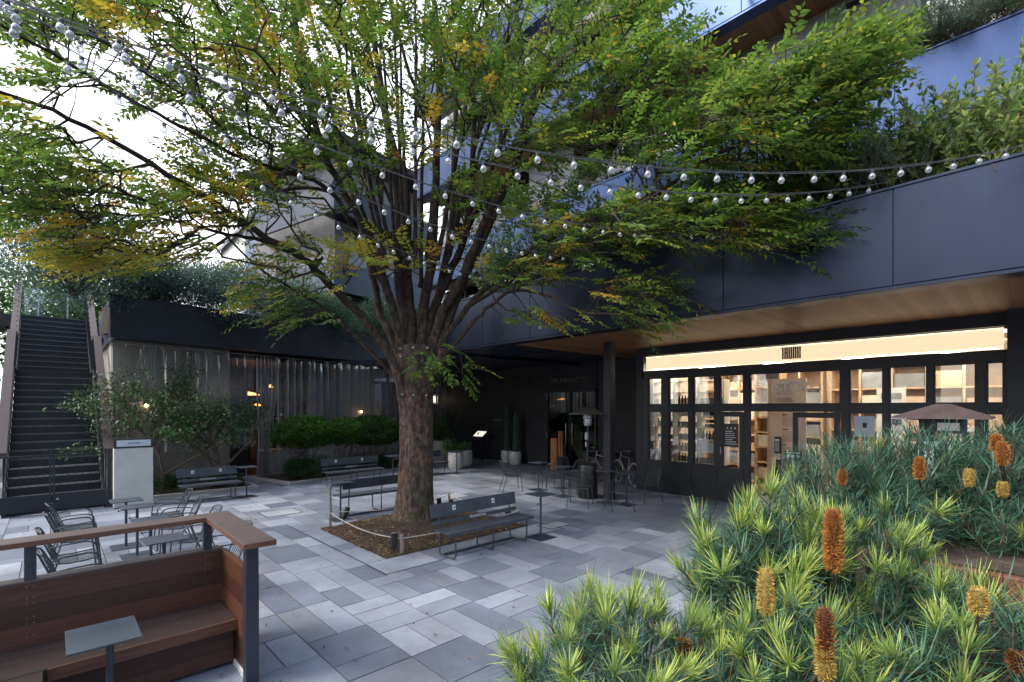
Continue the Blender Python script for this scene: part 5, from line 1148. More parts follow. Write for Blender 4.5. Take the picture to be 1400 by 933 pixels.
# small open trees in the left bed
def small_tree(base, label, seeds, spread, top, nleaf):
    r_ = thing('small_tree', base, label, 'tree', 'small open-branched trees'); B = Vector(base); tr = MB(); P = []
    rnd = random.Random(seeds)
    def br(p, d, L_, r, lev):
        n_ = 4; pts = [p]; q_ = p; dd = d
        for k in range(n_):
            dd = (dd+Vector((rnd.uniform(-1, 1), rnd.uniform(-1, 1), rnd.uniform(-.5, .7)))*.20).normalized(); q_ = q_+dd*L_/n_; pts.append(q_)
        tr.tube(pts, [r*(1-.45*k/n_) for k in range(n_+1)], 7 if lev < 2 else 4)
        if lev >= 2: P.extend([pts[-1], pts[-2], pts[-3]])
        if lev < 4:
            for k in range(3 if lev < 3 else 2):
                a_ = rnd.choice(pts[2:]) if k else pts[-1]
                nd = (dd+Vector((rnd.uniform(-1, 1)*spread, rnd.uniform(-1, 1)*spread*.7, rnd.uniform(-.45, .8)))).normalized()
                br(a_, nd, L_*rnd.uniform(.6, .85), r*.55, lev+1)
    br(B, Vector((.05, 0, 1)), top*.44, .055, 0); br(B+Vector((.05, 0, .35)), Vector((-.7, .1, .8)), top*.36, .04, 1); br(B+Vector((0, 0, .45)), Vector((.8, -.1, .7)), top*.38, .04, 1)
    obj('trunk', tr, M['stem'], r_, smooth=True)
    P = np.array([tuple(p) for p in P]); k = rng.integers(0, len(P), nleaf); c = P[k]+rng.normal(size=(nleaf, 3))*np.array([.12, .12, .085])
    D = rand_unit(nleaf)+np.array([0, 0, .1]); Nn = unit(rand_unit(nleaf)*.6+np.array([0, 0, 1])); L_ = rng.uniform(.07, .12, nleaf)
    V, F, C = leaf_arrays(c, D, Nn, L_, L_*.45, pick_cols(nleaf, [(.035, .085, .03), (.055, .12, .04), (.085, .16, .055), (.13, .17, .05), (.16, .10, .04)], [4, 4, 3, .8, .25]), .2)
    fast_mesh('crown', V, F, C, M['darkleaf'], r_)
small_tree((2.12, 15.45, .08), 'open-branched small tree beside the pale sign stand', 3, .72, 3.0, 5200)
small_tree((3.45, 15.6, .08), 'open-branched small tree behind the short bench', 12, 1.0, 2.6, 5200)
# plants in the pots and behind the white pots
needle_bush('spiky_plant', 'spiky green plant in the larger white pot', 'plant', (11.0, 14.75, .58), 26, .55, 60, .16, .016, GREEN, [2, 3, 2, 2], M['leafcol'], (.15, .15, .02), .05)
needle_bush('spiky_plant', 'grey-green agave-like plant in the rear white pot', 'plant', (11.95, 15.4, .56), 14, .35, 40, .12, .018, BLUEG, [2, 3, 2, 1], M['leafcol'], (.12, .12, .02), .02)
pot('planter_bowl', (11.6, 16.7), .55, .95, 'large beige tapered planter behind the white pots', 'planter', None, 'beige')
needle_bush('bamboo', 'tall thin-stemmed bamboo-like plant rising behind the beige planter', 'plant', (11.9, 16.9, .9), 34, 1.7, 80, .11, .013, GREEN+DARKG, [2, 2, 2, 2, 2, 2, 2, 2], M['leafcol'], (.5, .3, .05), .03, up=2.2)
bush('fern_shrub', 'feathery green shrub spilling over the beige planter', 'shrub', (11.2, 16.3, 1.35), (.6, .5, .5), 2600, .07, .02, GREEN, [2, 3, 2, 2], M['leafcol'], None, (11.5, 16.6, .85), 8)
needle_bush('bamboo', 'dark leafy plant beside the column at the entrance', 'plant', (12.7, 9.9, .1), 20, 1.9, 60, .12, .014, DARKG, [2, 2, 2, 2], M['leafcol'], (.3, .3, .05), .05, up=2.0)

# ================================================================ BALCONY PLANTING (each plant its own)
def ypx(px, x):   # y on the plane x seen at photo column px
    u = (px-700)/FPX; dx = FW[0]+u*RT[0]; dy = FW[1]+u*RT[1]; return dy*x/dx
OL = [(.09, .15, .06), (.12, .19, .07), (.17, .24, .09), (.05, .09, .04)]
ROS = [(.09, .15, .10), (.12, .19, .13), (.17, .24, .17)]
k_ = 0
for i_, (px, z, r, kind, lab) in enumerate((
    (1395, 5.7, .5, 'lime', 'leafy lime-green shrub at the right end of the lower balcony'), (1345, 5.75, .5, 'lime', 'broad lime-green shrub on the lower balcony above the long cable bulbs'),
    (1290, 5.7, .48, 'lime', 'upright lime-green shrub on the lower balcony, left of the broadest one'), (1250, 5.6, .42, 'green', 'mid green bush on the lower balcony over the joint in the fascia'),
    (1215, 5.5, .45, 'ros', 'bristling rosemary on the lower balcony next to the lime shrubs'), (1170, 5.55, .5, 'ros', 'grey-green rosemary spilling over the lower balcony edge'),
    (1120, 5.5, .5, 'green', 'dense green bush in the middle of the lower balcony'), (1070, 5.5, .5, 'green', 'dark green bush behind the overhanging tree branches on the lower balcony'),
    (1020, 5.5, .5, 'ros', 'rosemary behind the hanging tree spray on the lower balcony'), (970, 5.5, .5, 'green', 'leafy bush on the lower balcony behind the tree canopy'),
    (920, 5.5, .55, 'green', 'green bush on the lower balcony left of the canopy tip'), (870, 5.5, .55, 'dark', 'dark bush on the lower balcony above the column'),
    (820, 5.5, .6, 'dark', 'dark bush on the lower balcony above the entrance'), (770, 5.55, .65, 'dark', 'larger dark bush on the lower balcony near its far end'), (720, 5.5, .65, 'dark', 'dark bush at the far end of the lower balcony'), (680, 5.5, .65, 'dark', 'dark trailing bush over the far corner of the lower balcony'))):
    x = XF+.35+(.25 if k_ % 2 else 0); y = ypx(px, x); k_ += 1; z += (.02 if px > 1150 else .2); r *= (1.1 if px > 1150 else 1.4)
    if kind == 'ros': needle_bush('rosemary', lab, 'shrub', (x-.1, y, 5.05), 80, 1.1, 150, .036, .0065, ROS, [2, 3, 2], M['leafcol'], (.4, .8, .15), .17, 'balcony rosemary', (-.3, 0, .5), up=.5)
    elif kind == 'lime' or i_ % 2:
        needle_bush('balcony_shrub', lab, 'shrub', (x, y, 5.0), 60, 1.25*r/.55, 64, .10, .038, [(.14, .22, .07), (.20, .30, .09), (.26, .36, .10), (.32, .42, .12), (.38, .44, .13), (.46, .36, .08)] if kind == 'lime' else GREEN[:3]+OL[:2], [2, 3, 4, 3, 2, .3] if kind == 'lime' else [2, 3, 2, 2, 2], M['leafcol'], (.35, .75, .1), .07 if kind == 'lime' else .13, 'shrubs on the lower balcony', up=1.5)
    else:
        pal, w_ = {'lime': (OL[:3]+[(.15, .23, .07), (.22, .27, .08), (.3, .25, .06)], [2, 3, 4, 3, 2, .35]), 'green': (GREEN[:3]+OL[:2], [2, 3, 2, 2, 2]), 'dark': (DARKG, [3, 4, 3, 2])}[kind]
        bush('balcony_shrub', lab, 'shrub', (x, y, z-(.1 if kind == 'dark' else 0)), (r*1.0, r*1.25, r*(.9 if kind != 'lime' else .95)), int(3600*r/.5), .085 if kind == 'lime' else .07, .032, pal, w_, M['leafcol'], 'shrubs on the lower balcony', (x, y, 4.9), 7, .5, 10, .35)
for i, (px, kind, z, r, lab) in enumerate(((1385, 'green', 8.75, .5, 'dark green bush on the second balcony at the right edge'), (1320, 'ros', 8.2, .5, 'rosemary trailing over the second balcony, right one'), (1280, 'ros', 8.2, .55, 'rosemary trailing far over the second balcony edge in curls'),
        (1240, 'green', 8.7, .42, 'thin-leaved bush against the white curtains on the second balcony'), (1195, 'olive', 8.75, .45, 'olive-like bush against the white curtains on the second balcony'), (1120, 'olive', 8.9, .62, 'large grey-green bush beside the grey wall panel on the second balcony'),
        (1030, 'green', 8.8, .5, 'green bush behind the canopy on the second balcony'), (950, 'green', 8.8, .55, 'bush above the canopy on the second balcony'), (880, 'olive', 8.8, .6, 'grey-green bush under the curtained window on the second balcony'), (800, 'green', 8.8, .6, 'bush far along the second balcony'), (700, 'green', 8.8, .7, 'bush at the far end of the second balcony'))):
    x = X2+.3; y = ypx(px, x); r *= .95
    if kind == 'ros': needle_bush('rosemary', lab, 'shrub', (x-.1, y, 8.25), 110, 1.2, 170, .040, .008, ROS, [2, 3, 2], M['leafcol'], (.35, .8, .05), .22, 'balcony rosemary', (-.35, 0, .4), up=.3)
    else: bush('balcony_shrub', lab, 'shrub', (x, y, z), (r*.8, r*1.3, r), int(3200*r/.5), .08, .03, GREEN[:3]+OL if kind == 'green' else BLUEG+OL[:2], [1]*7 if kind == 'green' else [2, 2, 2, 1, 2, 2], M['leafcol'], 'shrubs on the second balcony', (x, y, 8.1), 7, .5, 10, .3)
for i, px in enumerate((660, 760, 850, 900)):
    x = X2+.2; y = ypx(px, x); bush('balcony_shrub', ['leftmost', 'second', 'third', 'rightmost'][i]+' bush on the third balcony seen through the canopy', 'shrub', (x, y, 11.9), (.6, 1.0, .55), 2000, .075, .028, GREEN[:3]+OL, [1]*7, M['leafcol'], 'shrubs on the third balcony', (x, y, 11.4), 6)
# roof garden of the restaurant wing
for i, (lx, ly, z, rx, rz_, kind, lab) in enumerate(((-.6, .5, 6.2, 1.3, 1.0, 'blue', 'large silvery bush leaning over the top of the staircase'), (1.2, .6, 5.85, 1.2, .8, 'blue', 'silvery bush spilling over the left corner of the dark fascia'), (3.0, .7, 5.9, 1.3, .85, 'blue', 'silvery bush on the roof terrace above the beige wall'),
        (5.2, .8, 5.9, 1.3, .8, 'dark', 'dark green bush on the roof terrace above the doorway'), (7.3, .9, 5.8, 1.2, .75, 'dark', 'dark green bush on the roof terrace left of the limbs'), (9.3, .9, 5.8, 1.2, .8, 'dark', 'dark green bush on the roof terrace behind the tree trunk'), (11.4, .8, 5.8, 1.2, .9, 'dark', 'dark bush on the roof terrace right of the tree limbs'), (13.0, .6, 5.7, .9, .9, 'dark', 'dark bush filling the corner where the two wings meet'))):
    c = LW(lx, ly-.35, z-.12); b_ = LW(lx, ly, 5.1)
    bush('roof_shrub', lab, 'shrub', tuple(c), (rx*1.3, 1.1, rz_*1.45), 17000, .085, .032, BLUEG+DARKG[2:] if kind == 'blue' else DARKG+BLUEG[:2], [3, 3, 2, 2, 1, 1] if kind == 'blue' else [2, 3, 3, 1, 2, 1], M['leafcol'], 'roof terrace shrubs', tuple(b_), 10, .5, 14, .3, .025)

# ================================================================ FAR BACKGROUND
def bg_tree(base, h, r, label, n=15000, ll=.22, pal=None, group='trees behind the staircase'):
    r_ = thing('background_tree', base, label, 'tree', group); P, U = blob_points(n, (base[0], base[1], base[2]+h*.66), (r, r, h*.38), .3, 14)
    L_ = rng.uniform(.7, 1.2, n)*ll; V, F, C = leaf_arrays(P, unit(U+rand_unit(n)), unit(rand_unit(n)*.7+np.array([0, 0, 1.])), L_, L_*.5, pick_cols(n, pal or LIME+GREEN, [1]*len(pal or LIME+GREEN)), .2); fast_mesh('crown', V, F, C, M['leafcol'], r_)
    q = MB(); b = Vector(base); q.tube([b, b+Vector((.1, 0, h*.3)), b+Vector((0, .1, h*.6))], [r*.09, r*.07, r*.04], 9)
    for k in range(9): t = Vector(P[rng.integers(0, n)]); s0 = b+Vector((.05, 0, h*random.uniform(.3, .55))); q.tube([s0, s0.lerp(t, .5)+Vector((0, 0, .2)), t], [r*.035, r*.025, r*.01], 5)
    obj('trunk', q, M['bark'], r_)
bg_tree((-3.5, 27, 0), 9.5, 3.2, 'bright green tree beyond the top of the staircase, left'); bg_tree((.6, 33, 0), 10.5, 3.0, 'bright green tree beyond the top of the staircase, centre')
bg_tree((-5.2, 20, 0), 6.5, 2.2, 'light green tree left of the staircase handrail', pal=LIME+OL)
bg_tree((3.5, 37, 0), 11, 3.2, 'distant green tree above the silvery roof bushes')
# neighbour house with white gable
hb = at(400, 440, 34); hs = thing('neighbour_house', (hb.x, hb.y, 0), 'white house with grey pitched roof seen far behind between the limbs', 'house')
def gable(nm, px0, px1, t, ztop, zeave, wall, roof, par):
    a = at(px0, 557, t); b = at(px1, 557, t+3); d = (b-a); d.z = 0; n_ = Vector((-d.y, d.x, 0)).normalized()*7
    A_ = Vector((a.x, a.y, 0)); B_ = Vector((b.x, b.y, 0)); mid = (A_+B_)/2
    q = MB(); q.prism([A_, B_, B_+Vector((0, 0, zeave)), mid+Vector((0, 0, ztop)), A_+Vector((0, 0, zeave))], n_); obj('wall', q, M[wall], par)
    q = MB(); up = Vector((0, 0, .25)); o_ = -n_.normalized()*.5
    for P0, P1 in ((A_+Vector((0, 0, zeave)), mid+Vector((0, 0, ztop))), (mid+Vector((0, 0, ztop)), B_+Vector((0, 0, zeave)))):
        e = (P1-P0).normalized()*.5; q.prism([P0-e+o_, P1+(e if P1 != mid+Vector((0, 0, ztop)) else e*0)+o_, P1+o_+up, P0-e+o_+up], n_+n_.normalized()*.8)
    obj('roof', q, M[roof], par)
    for k in (.25, .6):
        q = MB(); c = A_.lerp(B_, k)+Vector((0, 0, zeave-2.2))-n_.normalized()*.06; dd = d.normalized(); q.prism([c, c+dd*1.3, c+dd*1.3+Vector((0, 0, 1.3)), c+Vector((0, 0, 1.3))], n_.normalized()*.05); obj('window', q, GOODS['grey'], par)
gable('house', 335, 430, 32, 17.0, 14.2, 'housewhite', 'roofgrey', hs)
h2 = at(500, 440, 30); hs2 = thing('neighbour_house', (h2.x, h2.y, 0), 'blue-grey gabled building rising behind the main limbs of the tree', 'house'); gable('house', 430, 560, 34, 18.2, 14.0, 'roofgrey', 'roofgrey', hs2)
# buildings behind the camera that the shop windows mirror
for i, (x, y, w, d_, h, lab) in enumerate(((-13, -6, 9, 9, 9.0, 'pale three-storey building across the street behind the viewpoint, mirrored in the shop windows'), (-14, 8, 7, 8, 8, 'second pale building across the street behind the viewpoint'))):
    r_ = thing('street_building', (x, y, 0), lab, 'building'); q = MB(); q.box((x-w/2, y-d_/2, 0), (x+w/2, y+d_/2, h)); obj('wall', q, M['beige'], r_)
    for fl in range(int(h//3)):
        for k in range(4):
            q = MB(); yy = y-d_/2+.8+k*d_/4; q.box((x+w/2, yy, fl*3+1), (x+w/2+.06, yy+1.3, fl*3+2.5)); obj('window', q, GOODS['grey'], r_)

# ================================================================ THE BIG ZELKOVA
tree = thing('zelkova_tree', (5.24, 8.35, 0), 'big spreading multi-stemmed tree with flaking bark and yellow-green autumn leaves in the plaza pit', 'tree')
TT = 9.68
tr = MB(); prof = []
for k in range(60):
    pass
TZ = [(0, .50), (.06, .43), (.15, .39), (.35, .365), (.8, .335), (1.4, .315), (2.0, .315), (2.5, .33), (2.9, .37), (3.25, .36), (3.5, .28)]
def trunk_fn(u, v):
    z = v*3.5; a = u*2*PI
    for (za, ra), (zb, rb) in zip(TZ[:-1], TZ[1:]):
        if za <= z <= zb: r_ = ra+(rb-ra)*(z-za)/(zb-za); break
    lob = 1+.07*math.sin(3*a+.8+z*.25)+.045*math.sin(5*a+2-z*.4)+.02*math.sin(11*a+z*2)+(.12*math.exp(-z/.18)*abs(math.sin(3.5*a+.5)))
    lob += .012*math.sin(17*a+z*7)*math.cos(z*13+a*3)
    return (5.24+.04*math.sin(z*.9)+r_*lob*math.cos(a), 8.35+r_*lob*math.sin(a), z+.02)
tr.grid(trunk_fn, 64, 70); trunk_mb = tr; tr = MB()
limbs = []
def limb(pts, r0, r1, t0=TT, t1=None, seg=10, dt=None, main=True):
    """points read in the photograph, each at its own distance from the camera"""
    n_ = len(pts); P = []
    for i, (px, py) in enumerate(pts):
        k = i/(n_-1); t = t0+((t1 if t1 is not None else t0)-t0)*(k**1.15)
        P.append(at(px, py, t))
    # smooth (Catmull-Rom)
    Q = []
    for i in range(len(P)-1):
        a = P[max(i-1, 0)]; b = P[i]; c = P[i+1]; d = P[min(i+2, len(P)-1)]
        for j in range(5):
            s_ = j/5; Q.append(.5*((2*b)+(c-a)*s_+(2*a-5*b+4*c-d)*s_*s_+(-a+3*b-3*c+d)*s_**3))
    Q.append(P[-1]); m_ = len(Q)
    Q = [p+Vector((random.uniform(-1, 1), random.uniform(-1, 1), random.uniform(-1, 1)))*.018 for p in Q]
    r0 *= .88; rr = [r0+(r1-r0)*(k/(m_-1))**.8 for k in range(m_)]
    tr.tube(Q, rr, seg); limbs.append((Q, rr)); return Q
limb([(560, 520), (548, 470), (530, 400), (496, 310), (440, 200), (410, 60), (392, -40)], .13, .035, TT, 8.8)
limb([(562, 515), (555, 450), (545, 380), (545, 280), (530, 180), (505, 0), (498, -50)], .14, .04, TT, 10.2)
limb([(566, 510), (560, 420), (556, 350), (553, 250), (518, 130), (488, -20)], .15, .04, TT, 10.8)
limb([(572, 510), (580, 420), (592, 330), (598, 180), (600, 50), (582, -40)], .14, .04, TT, 9.6)
limb([(578, 505), (590, 430), (612, 380), (640, 300), (648, 150), (641, -30)], .14, .04, TT, 10.6)
limb([(584, 505), (604, 430), (630, 385), (662, 305), (702, 228), (745, 118), (812, 50), (900, -15)], .13, .035, TT, 7.8)
limb([(580, 505), (612, 440), (645, 360), (690, 260), (722, 150), (795, -10)], .12, .035, TT, 9.0)
limb([(570, 505), (600, 400), (618, 300), (622, 200), (628, 90), (668, -20)], .11, .03, TT, 11.2)
limb([(556, 520), (536, 460), (520, 430), (500, 330), (475, 250), (452, 140), (425, 20), (412, -40)], .11, .03, TT, 11)
limb([(553, 560), (540, 500), (505, 445), (452, 390), (415, 354), (352, 318), (283, 271), (189, 215), (71, 151), (-30, 118)], .115, .022, TT, 5.8)
limb([(415, 354), (360, 330), (300, 318), (230, 300), (130, 290), (20, 285)], .045, .012, 8.4, 6.6, 7)
limb([(530, 400), (490, 330), (453, 262), (390, 235), (330, 215), (236, 168), (118, 102), (0, 34)], .06, .016, TT, 5.2, 8)
limb([(545, 520), (505, 480), (453, 428), (400, 395), (354, 366), (292, 307)], .05, .014, TT, 8.2, 8)
limb([(592, 495), (616, 478), (645, 443), (677, 412), (706, 398), (750, 405), (790, 425), (850, 432)], .06, .012, TT, 7.8, 8)
limb([(590, 490), (640, 420), (720, 345), (800, 305), (905, 260), (970, 217), (1043, 183), (1120, 152), (1190, 110)], .075, .014, TT, 6.0, 8)
limb([(700, 228), (760, 200), (830, 170), (900, 110), (975, 70)], .045, .012, 9.1, 7.2, 7)
limb([(640, 420), (720, 372), (820, 330), (920, 318), (1040, 325), (1140, 300)], .05, .010, 9.3, 6.6, 7)
limb([(440, 200), (390, 130), (330, 80), (250, 30), (190, -20)], .05, .014, 9.3, 7, 7)
limb([(330, 215), (280, 150), (200, 100), (120, 40), (60, -20)], .03, .010, 7.2, 5.6, 7)
limb([(545, 300), (500, 200), (470, 100), (455, 0)], .05, .02, 10, 9.2, 7)
limb([(598, 180), (560, 100), (540, 20), (530, -40)], .05, .02, 9.8, 9, 7)
limb([(648, 200), (680, 110), (700, 20), (722, -40)], .05, .02, 10.3, 9.2, 7)
limb([(745, 118), (800, 100), (860, 40), (880, -20)], .04, .015, 8.8, 7.4, 7)
# sawn stub on the right of the trunk
for i in range(16):
    # the many slimmer upright stems of the vase
    fx = -1+2*i/15; x1 = 545+fx*22; top_x = 590+fx*190+random.uniform(-25, 25); mx = 570+fx*62
    sx_ = 571+fx*58; sy_ = random.uniform(330, 405)
    limb([(sx_, sy_), (sx_*.75+top_x*.25, sy_-85), (sx_*.4+top_x*.6, 150+random.uniform(-20, 20)), (sx_*.15+top_x*.85, 60), (top_x+fx*25, -30)], random.uniform(.045, .065), .016, random.uniform(9.4, 9.9), random.uniform(8.2, 11.6), 8)
tr, tr2 = trunk_mb, tr
sb = at(606, 478, 9.4); tr.tube([at(596, 505, 9.5), at(602, 490, 9.42), sb], [.10, .085, .08], 12)
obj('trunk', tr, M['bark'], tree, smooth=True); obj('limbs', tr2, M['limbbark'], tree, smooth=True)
q = MB(); q.tube([sb, sb+(sb-at(602, 490, 9.42)).normalized()*.006], .076, 12); obj('sawn_end', q, M['edgewood'], tree)
# cable ties with pale clips round the trunk
for z, tl in ((2.55, .02), (3.28, .03), (3.42, -.02)):
    q = MB(); rad = .365 if z < 3 else .41; q.tube([(5.24+.03+rad*math.cos(a), 8.35+rad*math.sin(a), z+tl*math.sin(a)) for a in np.linspace(0, 2*PI, 30, endpoint=False)], .005, 5, closed=True); o = obj('tie_wire', q, M['black_metal'], tree)
    q = MB()
    for a in np.linspace(3.3, 6.0, 5): q.box((5.27+rad*math.cos(a)-.018, 8.35+rad*math.sin(a)-.012, z+tl*math.sin(a)-.011), (5.27+rad*math.cos(a)+.018, 8.35+rad*math.sin(a)+.004, z+tl*math.sin(a)+.011))
    obj('clip', q, M['white'], o)
# ---- crown: leaf sprays in clumps (centre px, py, spread, number, distance range, share of yellow)
CL = [(80, 12, 130, 42, 120, 5.2, 8, .12), (255, 28, 150, 55, 150, 5.5, 9, .2), (95, 112, 55, 20, 22, 5.4, 6.5, .05), (50, 225, 95, 55, 150, 5.4, 8, .2), (150, 275, 140, 42, 150, 6, 8.5, .35),
      (185, 340, 110, 26, 110, 6.3, 8.2, .8), (60, 300, 80, 25, 50, 6, 8, .4), (345, 115, 110, 60, 150, 6.5, 9.5, .45), (420, 60, 100, 75, 130, 7, 10, .45), (405, 190, 90, 55, 80, 7, 9.5, .3), (320, 275, 90, 36, 110, 6.8, 8.8, .4), (330, 215, 90, 45, 70, 6.8, 9, .3), (450, 230, 70, 70, 60, 8, 10, .35),
      (545, 60, 110, 90, 170, 7.5, 11, .2), (520, 190, 80, 60, 55, 8, 10.5, .35), (680, 60, 110, 90, 240, 7.5, 11, .08), (760, 160, 100, 75, 210, 7.5, 10, .08), (690, 260, 90, 50, 90, 8, 10, .1),
      (850, 50, 75, 65, 140, 7, 9.5, .05), (905, 125, 100, 70, 170, 6.8, 8.8, .05), (1060, 150, 105, 55, 230, 5.9, 7.4, .08), (1130, 100, 75, 45, 110, 5.8, 7, .05), (1185, 60, 35, 25, 22, 5.8, 6.6, .05), (1090, 195, 60, 22, 36, 6, 7, .35),
      (950, 205, 110, 40, 110, 6.6, 8.2, .15), (940, 300, 130, 42, 190, 6.4, 8.6, .12), (1060, 312, 85, 32, 110, 6.4, 7.6, .12), (800, 320, 95, 40, 110, 7.4, 9, .2), (710, 375, 60, 22, 40, 8, 9.3, .3), (865, 405, 60, 30, 60, 7.2, 8.6, .3),
      (740, 432, 75, 14, 24, 8, 9, .45), (885, 440, 28, 14, 14, 7.4, 8, .5), (440, 360, 90, 26, 70, 7.6, 9, .7), (385, 405, 60, 24, 40, 7.8, 9, .45), (425, 435, 50, 10, 16, 8, 9, .2), (615, 497, 45, 22, 22, 8.6, 9.3, .04), (560, 345, 60, 30, 18, 8.6, 9.3, .7),
      (300, -30, 260, 30, 130, 6, 9, .15), (700, -30, 260, 30, 130, 7, 10, .1), (620, 330, 60, 40, 26, 9.8, 11, .1), (30, 150, 40, 25, 14, 5.3, 6, .2), (230, 120, 60, 30, 32, 6.5, 8, .3), (640, 150, 80, 60, 80, 9, 11.5, .1)]
pos = []; yel = []
for (cx_, cy_, rx_, ry_, n_, ta, tb_, ye) in CL:
    n_ = int(n_*1.27)
    for i in range(n_):
        a = random.uniform(0, 2*PI); rr = math.sqrt(random.random())*1.0
        if random.random() < .12: rr *= 1.25
        pos.append(at(cx_+rx_*rr*math.cos(a), cy_+ry_*rr*math.sin(a), random.uniform(ta, tb_))); yel.append(ye)
pos = np.array([tuple(p) for p in pos]); yel = np.array(yel)
# attach every spray to the nearest wood, nearest first, so branches grow outwards
nodes = []; nr = []
for Q, rr in limbs:
    for p, r_ in zip(Q[4:], rr[4:]): nodes.append(tuple(p)); nr.append(r_)
nodes = np.array(nodes); nl0 = len(nodes); parent = [-1]*nl0; cnt = [0]*nl0
d0 = np.min(np.linalg.norm(pos[:, None, :]-nodes[None, :, :], axis=2), axis=1); order = np.argsort(d0)
NB = np.zeros((nl0+len(pos)*3+10, 3)); NB[:nl0] = nodes; nn = nl0; tipdir = np.zeros_like(pos); tipnode = np.zeros(len(pos), int)
trunkc = np.array([5.24, 8.35, 3.2])
for i in order:
    p = pos[i]; dv = NB[:nn]-p; dd = np.linalg.norm(dv, axis=1)
    # prefer wood that lies inward of the spray
    inward = np.linalg.norm(NB[:nn]-trunkc, axis=1) > np.linalg.norm(p-trunkc)-.05
    dd = dd+inward*.6; j = int(np.argmin(dd)); a = NB[j].copy(); L_ = np.linalg.norm(p-a)
    prev = j; steps = 1 if L_ < .35 else (2 if L_ < .9 else 3)
    for s_ in range(1, steps+1):
        q_ = a+(p-a)*s_/steps
        if s_ < steps: q_ = q_+np.array([random.uniform(-1, 1), random.uniform(-1, 1), random.uniform(-.2, 1)])*.06*L_
        NB[nn] = q_; parent.append(prev); cnt.append(0); prev = nn; nn += 1
    tipdir[i] = (p-a)/max(L_, 1e-6); tipnode[i] = prev
for k in range(len(parent)-1, nl0-1, -1):
    cnt[k] += 1
    if parent[k] >= nl0: cnt[parent[k]] += cnt[k]
tw = MB()
for k in range(nl0, nn):
    j = parent[k]; r1 = .0032*math.sqrt(cnt[k])+.0012; r0 = min((.0032*math.sqrt(cnt[j])+.0015) if j >= nl0 else nr[j]*.8, r1*1.6)
    tw.tube([tuple(NB[j]), tuple(NB[k])], [r0, r1], 5 if cnt[k] > 3 else 3)
# sprays
NP_ = len(pos); nleaf = 15
out = unit(pos-np.array([5.24, 8.35, 4.0])); ax = unit(tipdir*.7+out*.7+rand_unit(NP_)*.55)*np.array([1, 1, .55]); ax = unit(ax); ax[:, 2] -= .12; ax = unit(ax)
Ls = rng.uniform(.32, .62, NP_); parts = []
side = unit(np.cross(ax, np.array([0, 0, 1.0])+rand_unit(NP_)*.35)); upv = np.cross(side, ax)
from mathutils import noise as mnoise
nv = np.array([mnoise.noise(Vector(p)*.9)+.35*mnoise.noise(Vector(p)*2.3) for p in pos]); nv = (np.argsort(np.argsort(nv))+.5)/NP_
sp = np.where((nv*.8+rng.uniform(size=NP_)*.2 < yel)[:, None], 1, 0)
G = [(.110, .200, .030), (.150, .250, .040), (.080, .150, .026), (.200, .280, .045)]; Y = [(.46, .40, .05), (.50, .34, .04), (.34, .37, .05), (.44, .24, .035)]
cg = pick_cols(NP_, G, [3, 4, 2, 2]); cy = pick_cols(NP_, Y, [3, 2, 4, .6]); base = np.where(sp, cy, cg)
twp = []
for k in range(nleaf):
    f = (k+.6)/nleaf; s_ = 1 if k % 2 else -1
    last = k == nleaf-1
    P = pos+ax*(Ls*f)[:, None]-np.array([0, 0, 1])*(Ls*f*f*.16)[:, None]+rng.normal(size=(NP_, 3))*.006
    D = unit(ax*(.55 if not last else 2)+side*s_*(.9 if not last else 0)+rand_unit(NP_)*.22-np.array([0, 0, .22]))
    Nn = unit(upv+rand_unit(NP_)*.35); L_ = rng.uniform(.080, .130, NP_)*(.75+.5*math.sin(f*PI)); al = rng.uniform(size=NP_) < .93
    mixy = (rng.uniform(size=(NP_, 1)) < .045); C = np.where(mixy, cy, base)*(1+rng.uniform(-.18, .18, (NP_, 1)))
    parts.append(leaf_arrays(P[al], D[al], Nn[al], L_[al], L_[al]*.42, C[al], .14, .06))
V, F, C = join(parts); fast_mesh('crown', V, F, C, M['leafcol'], tree)
for i in range(NP_): tw.tube([tuple(pos[i]), tuple(pos[i]+ax[i]*Ls[i]*.5-np.array([0, 0, .04*Ls[i]])), tuple(pos[i]+ax[i]*Ls[i]-np.array([0, 0, .16*Ls[i]]))], [.0028, .002, .001], 3)
obj('branches', tw, M['twig'], tree)

